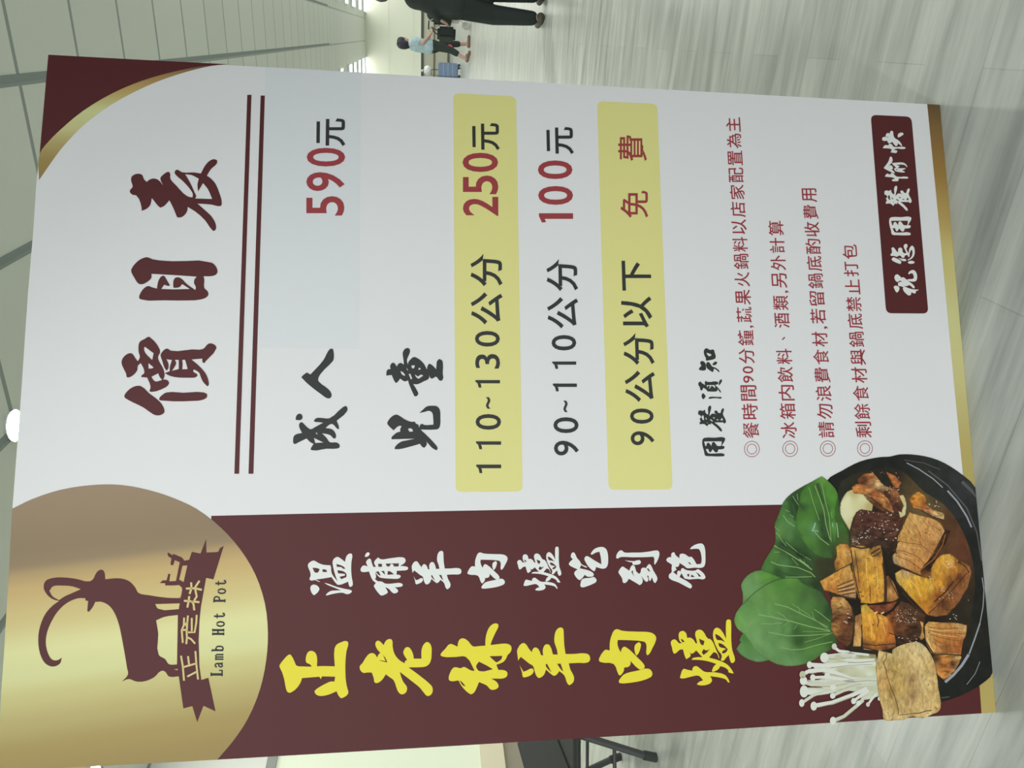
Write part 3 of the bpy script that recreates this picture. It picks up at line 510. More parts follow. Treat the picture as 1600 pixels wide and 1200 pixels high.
M_board = mat('board_white', ink(219, 219, 219), .5, .3)
M_edge = mat('board_foam_edge', (.75, .75, .74, 1), .8)
M_maroon = mat('print_maroon', ink(82, 34, 35), .5, .28)
M_black = mat('print_black', ink(47, 49, 46), .5, .3)
M_red = mat('print_red', ink(150, 58, 62), .5, .3)
M_redtext = mat('print_red_text', ink(150, 50, 60), .5, .3)
M_pale = mat('print_pale_yellow', ink(216, 211, 137), .5, .3)
M_yellow = mat('print_yellow', ink(224, 210, 55), .5, .3)
M_white = mat('print_white', ink(220, 222, 218), .5, .3)
M_sticker = mat('sticker_paper', ink(213, 215, 217), .45, .35)
M_col = bpy.data.materials.new('print_photo'); M_col.use_nodes = True
def photo_mat(name, contrast, scale, stretch=(1, 1, 1), rot=0, rough=.45, detail=6, lo=.32, hi=.68, spec=.18):
    m = bpy.data.materials.new(name); m.use_nodes = True; n = m.node_tree.nodes; l = m.node_tree.links
    b = n['Principled BSDF']; b.inputs['Roughness'].default_value = rough; b.inputs['Specular IOR Level'].default_value = spec
    a = n.new('ShaderNodeAttribute'); a.attribute_name = 'print'
    if not contrast: l.new(a.outputs['Color'], b.inputs['Base Color']); return m
    g = n.new('ShaderNodeTexCoord'); mp = n.new('ShaderNodeMapping'); mp.inputs['Scale'].default_value = stretch; mp.inputs['Rotation'].default_value = (0, rot, 0)
    t = n.new('ShaderNodeTexNoise'); t.inputs['Scale'].default_value = scale; t.inputs['Detail'].default_value = detail; t.inputs['Distortion'].default_value = .6
    r = n.new('ShaderNodeMapRange'); r.inputs[1].default_value = lo; r.inputs[2].default_value = hi; r.inputs[3].default_value = 1 - contrast; r.inputs[4].default_value = 1 + contrast
    x = n.new('ShaderNodeMix'); x.data_type = 'RGBA'; x.blend_type = 'MULTIPLY'; x.inputs[0].default_value = 1
    l.new(g.outputs['Object'], mp.inputs[0]); l.new(mp.outputs[0], t.inputs['Vector']); l.new(t.outputs[0], r.inputs[0])
    l.new(a.outputs['Color'], x.inputs[6]); l.new(r.outputs[0], x.inputs[7]); l.new(x.outputs[2], b.inputs['Base Color'])
    return m
def photo(name, loop, cols, layer, material, parent=sign, step=5, smooth=True, falloff=3.0, ramp=None, edge=1, k=.97, corner=62):
    # a patch of the printed photograph: outline plus a few sampled colours, blended between
    pp = smooth_loop(loop, 3, corner) if smooth else loop
    x0 = min(p[0] for p in pp); x1 = max(p[0] for p in pp); y0 = min(p[1] for p in pp); y1 = max(p[1] for p in pp)
    inner = []
    def inside(x, y):
        r = False; j = len(pp) - 1
        for i in range(len(pp)):
            (xi, yi), (xj, yj) = pp[i], pp[j]
            if (yi > y) != (yj > y) and x < (xj - xi) * (y - yi) / (yj - yi) + xi: r = not r
            j = i
        return r
    y = y0 + step / 2; row = 0
    while y < y1:
        x = x0 + step / 2 + (step / 2 if row % 2 else 0)
        while x < x1:
            if inside(x, y): inner.append((x, y))
            x += step
        y += step * .87; row += 1
    v, f = fill([[on_sign(*p) for p in pp]], [on_sign(*p) for p in inner])
    if ramp:                       # colours banded along one direction of the print
        a, b, stops = ramp; k0 = Vector(on_sign(*a)); kd = Vector(on_sign(*b)) - k0; colv = []
        for p in v:
            t = (p - k0).dot(kd) / kd.length_squared; i = 0
            while i < len(stops) - 2 and t > stops[i + 1][0]: i += 1
            (t0, c0), (t1, c1) = stops[i], stops[i + 1]; u = min(max((t - t0) / (t1 - t0), 0), 1); u = u * u * (3 - 2 * u) * .5 + u * .5
            colv.append(ink(*[p0 + (p1 - p0) * u for p0, p1 in zip(c0, c1)]))
        return print_mesh(name, [(v, f)], material, layer, parent, colv)
    cc = [(Vector(on_sign(x, y)), ink(*c, k)) for x, y, c in cols]; ne = len(pp)
    colv = []
    for iv, p in enumerate(v):
        ws = 0; c = [0, 0, 0]; eg = edge if iv < ne else 1
        for q, k in cc:
            w = 1 / ((p - q).length + .002) ** falloff; ws += w
            for i in range(3): c[i] += w * k[i]
        colv.append((c[0] / ws * eg, c[1] / ws * eg, c[2] / ws * eg, 1))
    return print_mesh(name, [(v, f)], material, layer, parent, colv)

# board and large printed areas
EDGE_L = [(75.5, 85.5), (62, 240), (57, 283), (52, 360), (43.5, 460), (32.7, 620), (19.7, 790), (7.5, 1003), (2, 1080), (-3, 1206)]
EDGE_B = [(1468.5, 163.8), (1491, 392), (1512.2, 615), (1527.5, 767), (1543, 935), (1556.5, 1112.8)]
OUT = [on_sign(*p) for p in EDGE_L + [(166, 1196.5), (339, 1187), (700, 1166), (1000, 1148)] + EDGE_B[::-1] + [(1100, 143.2), (600, 115.6)]]
v, f = fill([OUT]); bm = bmesh.new(); tmp = print_mesh('t', [(v, f)], None, 0); bm.from_mesh(tmp.data); bpy.data.objects.remove(tmp)
r = bmesh.ops.extrude_face_region(bm, geom=bm.faces[:]); bmesh.ops.translate(bm, verts=[g for g in r['geom'] if isinstance(g, bmesh.types.BMVert)], vec=(0, .006, 0))
bmesh.ops.recalc_face_normals(bm, faces=bm.faces[:])
obj('board', bm, M_board, sign)
bm = bmesh.new()                   # cardboard easel strut behind
for s in (.35, .95): add_box(bm, s, s + .03, .007, .012, .05, 1.5)
Mx = Matrix.Translation((.67, .012, 1.35)) @ Matrix.Rotation(math.radians(-17), 4, 'X').inverted()
add_box(bm, -.16, .16, 0, .006, -1.40, 0, Mx)
tag(obj('easel_back', bm, mat('easel_cardboard', (.5, .42, .32, 1), .9), sign), 'folding cardboard strut that props the board from behind')

poly('side_panel', [[(330, 806), (480, 802.6), (800, 796.5), (1215, 788.6), (1535, 783), (1556.2, 1112.8), (1543, 1114), (1000, 1148), (700, 1166), (339, 1187)]], M_maroon, 1)
CIRC = [(19.2, 794.8), (49.8, 780), (95.8, 765), (153.3, 757.2), (191.7, 758), (230, 765), (268.3, 777), (306.7, 794.8), (345, 824.3), (375.7, 858.8), (398.7, 897), (414, 943.2), (418.6, 989), (416, 1031), (406.3, 1077), (387.2, 1123), (364.2, 1157.8), (339.3, 1187)]
M_print = photo_mat('print_gradient', 0, 1, spec=.3)
GB, GG, GL = (138, 118, 92), (186, 160, 100), (211, 211, 150)
def stops(a, b, l): return [((y - a) / (b - a), c) for y, c in l]
gold = photo('logo_disc', smooth_loop(CIRC) + [(166, 1196.4), (-3, 1205.8), (2, 1080), (7.5, 1003)], [], 2, M_print, smooth=False, step=7,
    ramp=((180, 750), (207, 1200), stops(750, 1200, [(757, (148, 126, 100)), (845, (136, 116, 88)), (868, (140, 120, 90)), (884, (172, 146, 100)), (905, (190, 162, 106)), (950, (200, 182, 122)), (1000, (213, 210, 150)), (1040, (207, 206, 146)), (1070, (195, 186, 124)), (1110, (178, 163, 104)), (1150, (162, 141, 82)), (1200, (152, 130, 76))])))
tag(gold, 'shaded gold disc behind the goat emblem')
ARC1 = [(357.2, 100.4), (314.4, 103.8), (268, 113), (221.9, 126.3), (175.6, 145.9), (129.4, 173.7), (94.7, 202.6), (76.2, 221), (61.9, 240.7)]
ARC2 = [(61, 281.4), (73.9, 262.7), (94.7, 233.8), (129.4, 196.8), (164, 170.2), (198.8, 149.4), (245, 128), (291.3, 112.4), (330.6, 103.1)]
ARCS = smooth_loop(ARC1 + ARC2); na = 3 * (len(ARC1) - 1)
poly('corner_panel', [[(75.5, 85.5), (220, 93.4), (357.2, 100.4)] + ARCS[1:na + 1]], M_maroon, 1)
tag(photo('corner_arc', ARCS, [], 2, M_print, smooth=False, step=6, ramp=((200, 100), (200, 282), stops(100, 282, [(100, (112, 88, 66)), (118, (160, 128, 80)), (140, (182, 156, 96)), (175, (204, 204, 146)), (200, (200, 194, 138)), (225, (176, 160, 104)), (250, (156, 134, 78)), (275, (150, 124, 70))]))), 'gold crescent along the maroon corner')
GS = [(1448.6, 162.7), (1470, 380), (1492, 615), (1507, 767), (1521, 935), (1533.5, 1114.8)]
tag(photo('gold_edge', GS + EDGE_B[::-1], [], 2, M_print, smooth=False, step=7, ramp=((1500, 160), (1500, 1115), stops(160, 1115, [(160, (96, 74, 46)), (225, (132, 102, 58)), (280, (148, 116, 58)), (350, (172, 146, 84)), (430, (196, 184, 118)), (520, (200, 196, 138)), (615, (194, 186, 128)), (745, (176, 160, 96)), (930, (172, 152, 88)), (1110, (178, 160, 94))]))), 'gold strip along the foot of the board')
tag(poly('price_sticker', [[(414.3, 104.8), (564, 113.1), (561.2, 545.5), (404.2, 543.5), (409, 330)]], M_sticker, 2), 'plain paper strip pasted over the adult price')
for q in ([(386.4, 148.3), (393, 148.3), (373.6, 740.3), (366.2, 740.3)], [(407.3, 149.4), (413.9, 149.4), (396, 740.3), (388.3, 740.3)]):
    poly('rule_line', [q], M_maroon, 3)
def rounded(q, r):
    out = []; n = len(q)
    for i in range(n):
        p = Vector(q[i]); a = (Vector(q[i - 1]) - p).normalized(); b = (Vector(q[(i + 1) % n]) - p).normalized()
        p0 = p + a * r; p1 = p + b * r
        for k in range(7):
            t = k / 6; out.append(tuple(p0 * (1 - t)**2 + p * 2 * t * (1 - t) + p1 * t * t))
    return out
panA = poly('price_panel', [rounded([(708.2, 145.5), (806.3, 151), (816.4, 768), (711.9, 769)], 10)], M_pale, 3); tag(panA, 'pale yellow band for children 110 to 130 centimetres tall')
panB = poly('price_panel', [rounded([(932.9, 158.3), (1026.7, 162.5), (1050.8, 765), (950.8, 765.3)], 10)], M_pale, 3); tag(panB, 'pale yellow band for children under 90 centimetres')
panC = poly('greeting_panel', [rounded([(1360.3, 179.5), (1424, 182.5), (1450.5, 490), (1384.5, 489.5)], 9)], M_maroon, 3); tag(panC, 'maroon rounded bar with a white greeting')

# brush lettering
brush('title_lettering', ['jia', 'mu', 'biao'], M_maroon, 4)
brush('adult_lettering', ['cheng', 'ren'], M_black, 4)
brush('children_lettering', ['er', 'tong'], M_black, 4)
brush('notice_heading', ['yong', 'can', 'xu', 'zhi'], M_black, 4)
tag(brush('greeting_lettering', ['zhu', 'nin', 'yong_white', 'can_white', 'yu', 'kuai'], M_white, 5, panC), 'white brush lettering')
tag(brush('slogan_lettering', ['wen', 'bu', 'yang_white', 'rou_white', 'lu_white', 'chi', 'dao', 'bao'], M_white, 4), 'white brush lettering on the maroon panel')
tag(brush('shop_name_lettering', ['zheng', 'lao', 'lin', 'yang', 'rou', 'lu'], M_yellow, 4), 'yellow brush lettering on the maroon panel')

# plain lettering
B_, N_, T_ = .014, .016, .007
BIG = {'x': [('5', 478.7, 538, 306.7, 337), ('9', 478.7, 538.6, 269.2, 298.7), ('0', 479.2, 539.4, 231.2, 260.3)],
       'a': [('2', 723.3, 778.5, 307.8, 337.5), ('5', 723.3, 778.5, 274.4, 303.7), ('0', 722.6, 778.3, 239, 268.9)],
       'b': [('1', 842, 895.3, 333.4, 348), ('0', 840.8, 895.3, 290.9, 320.2), ('0', 840.3, 894.3, 250.9, 279.9)],
       'free': [('免', 969.4, 1012.7, 298.3, 340.6), ('費', 965.8, 1010.6, 211, 252)]}
YUAN = [('元', 494.5, 540, 185.3, 228.7, -.5), ('元', 738, 780.7, 192.6, 235, .6), ('元', 854, 896.2, 198.7, 241.2, 1)]
ROW1 = [('1', 744, 783, 725.9, 739.3), ('1', 743.6, 782.9, 689.6, 702), ('0', 743, 782.9, 647, 671.5), ('~', 759, 766.4, 620.5, 638.8), ('1', 742.7, 781.2, 593.9, 605.8), ('3', 742.5, 781.2, 553.2, 576), ('0', 742, 781, 517.2, 541.7), ('公', 735.5, 785.2, 456.8, 507.2), ('分', 735, 785.2, 396.5, 447.5)]
ROW2 = [('9', 865.5, 904.4, 688.7, 711.8), ('0', 864.6, 903.9, 652, 676.8), ('~', 880, 887, 626, 644), ('1', 863.7, 901.3, 599.4, 611.7), ('1', 862.8, 900.2, 565, 576.5), ('0', 861.7, 900.2, 523.7, 547.7), ('公', 854.9, 903.7, 464.3, 513.5, 1), ('分', 853.7, 902.8, 404.7, 455, 1)]
ROW3 = [('9', 985.3, 1022.5, 673.8, 695.8), ('0', 984.2, 1021.2, 638.3, 662.2), ('公', 976.2, 1023.8, 579, 628.3, 1.5), ('分', 973.8, 1022.2, 520.3, 570.3, 1.5), ('以', 970.8, 1018.8, 463.3, 512, 1.5), ('下', 971.7, 1017.2, 407.5, 454.2, 1.5)]
def notice(s, xt, kt, xb, kb):     # s: (characters, y right, y left)
    out = []
    for ch, y0, y1, *k in s:
        y = (y0 + y1) / 2; a = xt + (y - 672) * kt; b = xb + (y - 672) * kb; h = b - a
        if k: a, b = a + h * k[0], a + h * k[1]
        out.append((ch, a, b, y0, y1, (y1 - y0) * kb))
    return out
CM = (.83, 1.1)
NOTE = [notice([('餐', 659.7, 684.7), ('時', 630.8, 655), ('間', 602, 626.2), ('9', 587, 598.3, .2, .87), ('0', 572.5, 583.7, .2, .87), ('分', 544, 568.3), ('鐘', 515.8, 540), (',', 508.6, 512.5, .83, 1.08), ('蔬', 479.7, 504), ('果', 452.5, 476.3), ('火', 425, 448), ('鍋', 396.7, 420.8), ('料', 370.3, 393.3), ('以', 342.8, 366), ('店', 315.5, 339.5), ('家', 288.5, 311.7), ('配', 262, 285), ('置', 235.5, 258.5), ('為', 208.7, 231.8), ('主', 183.5, 206)], 1160.5, .0551, 1185.8, .061),
        notice([('冰', 659.2, 684.7), ('箱', 630.3, 655), ('内', 601.7, 625.8), ('飲', 573.3, 597.5), ('料', 545, 569.2), ('、', 526.3, 531.7, .42, .66), ('酒', 489, 512.5), ('類', 461.7, 484.7), (',', 454, 458, .83, 1.08), ('另', 427, 450), ('外', 399, 422.5), ('計', 371.7, 395.3), ('算', 345, 368.3)], 1220, .0619, 1244.7, .065),
        notice([('請', 659, 684), ('勿', 631, 655), ('浪', 602, 626.7), ('費', 573.8, 598), ('食', 545.8, 569.5), ('材', 518.5, 541.7), (',', 510, 514, .83, 1.08), ('若', 482.8, 506), ('留', 455, 478.3), ('鍋', 427.5, 451), ('底', 400, 423.8), ('酌', 373.3, 397), ('收', 346.7, 369.7), ('費', 320, 342.5), ('用', 294.5, 316)], 1278.3, .069, 1303.3, .0736),
        notice([('剩', 659, 684), ('餘', 630.8, 655.3), ('食', 602.5, 626.3), ('材', 573.8, 598.3), ('與', 545.8, 570.5), ('鍋', 518.5, 542.5), ('底', 490, 514), ('禁', 463.8, 487), ('止', 436.7, 460), ('打', 409, 432), ('包', 382, 405)], 1336.7, .074, 1361.7, .082)]
need = {(i[0], B_ if k != 'free' else T_) for k in BIG for i in BIG[k]} | {(i[0], N_) for k in (YUAN, ROW1, ROW2, ROW3) for i in k} | {(i[0], T_) for k in NOTE for i in k}
need |= {('食', .004), ('餐', .004), ('0', .008), ('3', .008), ('9', .008)}; need -= {('食', T_), ('餐', T_)}
load_chars(sorted(need))
for c_ in '039': _chars[c_, N_] = _chars[c_, .008]
for c_ in '食餐': _chars[c_, T_] = _chars[c_, .004]
for key, q in ((('1', B_), [(1, 1), (.69, 1), (0, .91), (.06, .79), (.40, .83), (.40, 0), (1, 0)]), (('1', N_), [(1, 1), (.8, 1), (.55, .91), (0, .865), (0, .755), (.4, .77), (.57, .8), (.57, 0), (1, 0)])):
    r_ = delaunay_2d_cdt([Vector(p) for p in q], [(i, (i + 1) % len(q)) for i in range(len(q))], [], 1, 1e-7)
    _chars[key] = ([(p.x, p.y) for p in r_[0]], [tuple(t) for t in r_[2]])
YS = [sign, panA, sign]
for key, par, yu, nm in (('x', sign, YUAN[0], 'adult_price'), ('a', panA, YUAN[1], 'child_price'), ('b', sign, YUAN[2], 'child_price')):
    tag(lettering(nm, BIG[key], M_red, 5, B_, par), 'bold red price figures')
    lettering('currency_lettering', [yu], M_black, 5, N_, par)
for it in BIG['free']: tag(lettering('free_lettering', [it], M_red, 5, T_, panB), 'bold red character')
for row, par, n_ in ((ROW1, panA, 7), (ROW2, sign, 6), (ROW3, panB, 2)):
    lettering('height_figures', row[:n_], M_black, 5, N_, par); lettering('height_lettering', row[n_:], M_black, 5, N_, par)
for s, (cx, cy) in zip(NOTE, ((1174.7, 701.7), (1234.5, 701.3), (1293.3, 701), (1351.3, 700.8))):
    ln = lettering('notice_line', s, M_redtext, 4, T_); tag(ln, 'red lettering')
    loops = []
    for r in (12.3, 11.45, 7.95, 7.1):
        loops.append([on_sign(cx + r * .985 * math.cos(t * math.pi / 20), cy + r * 1.02 * math.sin(t * math.pi / 20)) for t in range(40)])
    print_mesh('bullet_ring', [fill(loops[:2]), fill(loops[2:])], M_redtext, 4, ln)

# logo: goat on a ribbon
def loops_of(s, ox, oy, k): return [[(ox + x * k, oy + y * k) for x, y in (tuple(map(float, q.split(','))) for q in c.split())] for c in s.split(';')]
GOAT = loops_of("200,732 190,765 150,782 110,765 80,710 70,630 80,560 110,490 150,445 185,420 150,410 115,380 100,345 110,310 150,293 210,290 280,298 350,312 372,300 390,265 415,247 432,255 440,300 520,295 570,310 605,345 622,375 680,388 780,402 862,404 855,500 850,600 848,835 790,836 770,810 750,805 710,840 660,862 610,864 570,850 530,865 565,825 560,790 545,700 530,620 515,550 490,485 460,445 420,425 385,425 370,455 350,480 340,475 345,420 330,417 330,405 290,405 230,430 180,475 145,530 120,590 112,650 125,710 150,745 180,745;715,437 850,433 845,465 730,462;720,527 765,508 840,497 835,770 790,768 770,740 735,718 732,600;305,355 260,340 200,335 150,340 132,365 150,395 185,415 215,395 260,375;818,797 840,795 838,802", 40, 820, 340 / 1200)
goat = poly('goat_emblem', GOAT, M_maroon, 3, gold, True); tag(goat, 'maroon goat with long curved horns')
RIB = [(284.7, 921.3), (280.9, 942.9), (278.2, 964.6), (277.8, 1000), (276.7, 1038.5), (279.6, 1058.3), (286.6, 1106.8), (300.6, 1103.3), (308.2, 1128.3), (318.1, 1102.7), (336.8, 1111.4), (325.7, 1058.9), (314.6, 1062.4), (311.7, 1040.8), (310.5, 1000), (311.8, 970), (314, 948.3), (322.1, 902.8), (333.5, 905.3), (342.7, 875.8), (349.7, 853), (343.8, 856.3), (341, 862.2), (335, 862.8), (322.6, 863.3), (322.1, 842.2), (313.4, 864.9), (299.9, 862.2), (295.5, 874.7), (292.8, 883.3), (287.4, 909.3)]
rib = poly('ribbon', [RIB], M_maroon, 4, gold)
poly('twig', loops_of("605,320 540,332 500,285 380,235 365,252 305,215 290,228 305,270 350,300 335,390 375,400 400,325 470,355 415,625 320,630 335,525 305,520 280,615 225,615 180,655 260,658 260,690 380,690 460,685 500,720 505,760 490,850 450,865 520,860 600,500;510,405 580,402 525,640 462,605", 230, 840, 130 / 1200), M_maroon, 3, gold)
def st(s, ox, oy, k, w): return [([(ox + x * k, oy + y * k) for x, y in (tuple(map(float, q.split(','))) for q in c.split())], w) for c in s.split(';')]
M_goldtext = mat('print_gold', ink(206, 190, 128), .5, .3)
strokes('ribbon_lettering', st("560,735 680,730 790,752;635,645 640,730 612,812;755,622 690,720 705,800 715,850 680,905;530,910 755,930;608,843 600,910 580,1008;640,910 670,960 680,1048", 230, 840, 130 / 1200, 3.1)
        + st("350,230 345,340 315,410 330,595;405,200 395,300 385,440 390,520 380,612;400,290 365,325 385,350;460,235 460,425;530,190 525,300 500,442 405,442;390,510 450,540 508,606;320,410 390,405;305,780 330,930 348,1140;405,785 420,905;512,712 525,900 550,1122;335,945 525,890;395,1080 530,1010", 250, 940, 130 / 1200, 2.9), M_goldtext, 5, gold)
# slab lettering under the ribbon: pen strokes in a unit cell (x along the line, y up), each with its weight
SLAB = {'L': ['.3,0 .3,1:3', '.08,.96 .56,.96:1.5', '.08,.05 .82,.05 :1.8', '.82,.0 .82,.3:1.6'], 'a': ['.2,.5 .3,.64 .55,.64 .64,.52 .64,.08 .8,.05:2', '.64,.36 .3,.33 .2,.18 .3,.05 .5,.07 .64,.2:2'],
        'm': ['.15,0 .15,.66:1.9', '.15,.55 .3,.65 .43,.55 .43,0:1.9', '.43,.55 .58,.65 .74,.55 .74,0:1.9', '.03,.64 .15,.64:1.3', '.05,.03 .25,.03:1.3', '.35,.03 .52,.03:1.3', '.66,.03 .86,.03:1.3'],
        'b': ['.25,.03 .25,1:2.4', '.08,.97 .25,.97:1.4', '.25,.5 .45,.66 .7,.56 .76,.33 .68,.1 .45,.03 .25,.14:2'], 'H': ['.24,0 .24,1:2.7', '.72,0 .72,1:2.7', '.24,.52 .72,.52:1.8', '.06,.96 .42,.96:1.4', '.54,.96 .9,.96:1.4', '.06,.04 .42,.04:1.4', '.54,.04 .9,.04:1.4'],
        'o': ['.46,.65 .26,.56 .17,.34 .26,.1 .46,.02 .66,.1 .75,.34 .66,.56 .44,.65:2.1'], 't': ['.4,.9 .4,.16 .52,.04 .7,.05 .78,.2:2.2', '.12,.64 .74,.64:1.5'], 'P': ['.28,0 .28,1:2.7', '.08,.96 .6,.94 .78,.84 .8,.7 .72,.54 .3,.48:2', '.08,.04 .5,.04:1.4'], ' ': []}
items = []
for i, ch in enumerate('Lamb Hot Pot'):
    t = i / 11; yb = 1057.4 + (916.5 - 1057.4) * t; foot = 348 + 5.4 * t; hgt = 18.8
    for sgm in SLAB[ch]:
        p, w = sgm.split(':'); items.append(([(foot - hgt * float(q.split(',')[1]), yb - 12.2 * float(q.split(',')[0])) for q in p.split()], float(w) * 1.3))
strokes('english_lettering', items, M_black, 3, gold)
# ------------------------------------------------------------------ the printed hot pot picture on the board
def FR(s, ox=1120, oy=700, k=.375): return [(ox + x * k, oy + y * k) for x, y in (tuple(map(float, q.split(','))) for q in s.split())]
def FC(l, ox=1120, oy=700, k=.375): return [(ox + x * k, oy + y * k, c) for x, y, c in l]
M_leaf = photo_mat('print_leaf', .14, 28, (1, 1, 1), 0, detail=4)
M_meat = photo_mat('print_meat', .62, 75, (1.6, 1, .8), .6, detail=9)
M_tofu = photo_mat('print_tofu', .34, 75, (1, 1, 1.8), .2, detail=7)
M_smooth = photo_mat('print_smooth', .07, 25)
M_pot = photo_mat('print_pot', .22, 40)
M_vein = mat('print_leaf_vein', ink(132, 164, 100), .5, .2)
M_veind = mat('print_leaf_fold', ink(50, 78, 42), .5, .2)
M_shine = mat('print_pot_shine', ink(150, 152, 158), .5, .3)
M_dim = mat('print_pot_dim', ink(84, 84, 82), .5, .3)
M_spark = mat('print_spark', ink(214, 204, 184), .5, .3)
M_dark = mat('print_meat_dark', ink(58, 38, 25), .5, .3)
M_wrk = mat('print_meat_wrinkle', ink(140, 88, 42), .5, .3)
M_lite = mat('print_meat_light', ink(226, 182, 110), .5, .3)
K1, K2 = (34, 36, 32), (48, 50, 45)
pot = photo('printed_stew_pot', FR("455,140 520,95 600,55 680,38 720,36 760,27 840,30 920,50 1000,95 1080,165") + [(1527.6, 767), (1543, 935), (1548.8, 1002), (1552, 1050)] + FR("1100,985 1040,1020 980,1045 930,1058 700,1070 560,900 480,600"),
            FC([(520, 130, K1), (700, 60, K1), (900, 80, K2), (1050, 180, (56, 58, 58)), (1100, 400, K1), (1120, 650, K1), (1120, 900, K1), (1000, 1020, K1), (600, 110, (40, 40, 34)), (950, 900, (42, 40, 32)), (1060, 780, (44, 42, 34)), (1080, 300, (44, 46, 44)), (560, 400, (60, 55, 35)), (600, 800, (52, 38, 26))]), 6, M_pot, step=6, k=.76)
tag(pot, 'glossy black stew pot of braised meat and tofu')
photo('broth', FR("500,200 520,140 600,100 760,90 860,180 950,240 1020,340 1060,450 1075,560 1060,690 1040,780 1000,900 900,960 700,900 520,800 480,640 430,470 470,420"),
      FC([(520, 220, (46, 46, 36)), (700, 110, (42, 38, 30)), (900, 220, (86, 70, 46)), (880, 240, (112, 92, 58)), (960, 300, (88, 60, 38)), (1020, 400, (104, 62, 42)), (980, 380, (96, 62, 40)), (1060, 560, (58, 46, 32)), (1040, 680, (48, 42, 32)), (950, 940, (40, 38, 30)), (460, 470, (62, 66, 36)), (500, 440, (66, 58, 34)), (720, 480, (40, 34, 26)), (500, 380, (64, 96, 48)), (850, 620, (36, 27, 20)), (640, 300, (46, 32, 24)), (580, 640, (34, 28, 22)), (700, 540, (34, 26, 20)), (720, 700, (38, 27, 20)), (870, 720, (34, 26, 20))]), 7, M_pot, pot, step=5, k=.82)
def fs(s, k=.375, ox=1120, oy=700):
    out = []
    for seg in s.split(';'):
        p, w = seg.split(':'); out.append((FR(p, ox, oy, k), float(w)))
    return out
strokes('rim_highlight', fs("790,62 840,88 900,128 940,165:1.6;960,178 1000,222 1040,285 1060,330:2.6;950,975 985,945 1020,905 1048,860:4.2;1050,858 1075,790 1095,730:2.2;1095,730 1108,660 1112,590 1104,540:1.4;1040,985 1075,940 1095,890:.9"), M_shine, 8, pot, False)
strokes('rim_highlight', fs("880,95 960,155 1040,250 1082,350 1102,470:2.2;1020,140 1060,178 1085,205:5;780,50 860,62 930,90:1.2;935,1040 968,1036:1.4"), M_dim, 8, pot, False)

def chunk(name, o, cols, layer, m, par=pot, step=3.0): return photo(name, FR(o), FC(cols), layer, m, par, step, edge=.36, k=.90, corner=38)
tag(chunk('egg', "512,245 522,210 545,180 572,172 620,200 650,232 645,265 592,260 568,290 556,350 535,315 516,280", [(540, 220, (222, 218, 172)), (600, 220, (218, 212, 160)), (530, 280, (218, 214, 172)), (550, 330, (206, 190, 140)), (640, 245, (188, 170, 112)), (570, 185, (190, 175, 120))], 9, M_smooth), 'pale boiled egg')
chunk('meat_chunk', "585,132 610,106 650,103 672,128 690,150 720,166 752,168 768,146 745,118 702,98 735,160 760,190 770,270 720,276 640,230 600,180", [(610, 130, (96, 56, 36)), (650, 110, (186, 120, 66)), (720, 130, (166, 98, 52)), (745, 150, (180, 108, 58)), (700, 200, (80, 44, 32)), (740, 250, (74, 42, 32)), (670, 190, (86, 48, 32)), (680, 150, (206, 166, 116))], 9, M_meat)
chunk('meat_chunk', "560,165 575,152 605,150 640,165 690,190 722,228 738,275 702,262 668,245 640,208 600,192 570,190", [(580, 170, (196, 128, 66)), (610, 165, (162, 92, 52)), (650, 190, (150, 82, 46)), (690, 210, (196, 132, 72)), (710, 250, (150, 96, 54)), (630, 180, (206, 146, 84)), (670, 225, (120, 70, 42))], 10, M_meat)
chunk('garlic_clove', "758,198 775,195 788,225 784,280 762,292 755,262 768,268 776,240", [(775, 215, (212, 190, 132)), (778, 260, (226, 210, 160)), (765, 280, (214, 196, 140))], 11, M_smooth)
chunk('meat_chunk', "800,215 820,190 838,182 868,200 872,232 900,256 945,272 946,302 895,285 850,258 815,248", [(825, 215, (196, 122, 50)), (838, 205, (214, 148, 60)), (865, 230, (150, 86, 40)), (920, 275, (206, 172, 116)), (940, 295, (190, 150, 96)), (880, 262, (176, 120, 76))], 10, M_meat)
chunk('fatty_meat', "945,338 972,345 950,400 905,470 892,545 848,535 800,510 850,505", [(950, 360, (60, 38, 28)), (880, 500, (46, 30, 22)), (890, 540, (130, 80, 44)), (820, 515, (140, 90, 46))], 10, M_meat)
chunk('fatty_meat', "800,267 830,276 850,282 885,290 930,312 948,345 920,400 898,445 850,508 846,530 800,508 736,482 730,452 740,430 752,400 748,378 765,345 785,300", [(830, 300, (208, 160, 92)), (900, 320, (206, 152, 90)), (860, 370, (190, 136, 76)), (780, 360, (204, 152, 82)), (760, 450, (198, 146, 84)), (840, 440, (196, 140, 76)), (830, 505, (190, 128, 68)), (900, 420, (180, 124, 70)), (935, 350, (190, 140, 84)), (735, 465, (176, 150, 110))], 11, M_tofu)
strokes('meat_wrinkle', fs("745,385 790,395 850,402 895,440:1.0;735,425 780,430 830,450 862,478:1.1;742,448 800,470 850,505:1.1;770,350 810,380 850,395:.8;800,290 830,330 860,390:.8;850,290 880,330:.8;890,320 930,345:.8;780,320 800,350:.7;850,505 905,460 938,405 950,360:1.6"), M_wrk, 12, pot)
strokes('meat_shine', fs("750,400 800,412 850,420:.8;760,440 810,460:.8;815,280 840,320:.8;790,330 820,360:.7;880,350 905,385:.8"), M_lite, 12, pot)
chunk('dark_meat', "554,402 556,360 565,310 578,268 600,255 640,262 700,270 775,292 762,330 748,370 740,440 715,450 690,415 640,412 560,412", [(600, 275, (86, 52, 42)), (700, 290, (92, 56, 44)), (640, 320, (84, 50, 40)), (600, 370, (66, 44, 34)), (720, 340, (90, 56, 44)), (680, 400, (58, 42, 32)), (565, 400, (104, 78, 60)), (760, 300, (84, 48, 36)), (730, 420, (50, 36, 28))], 12, M_meat)
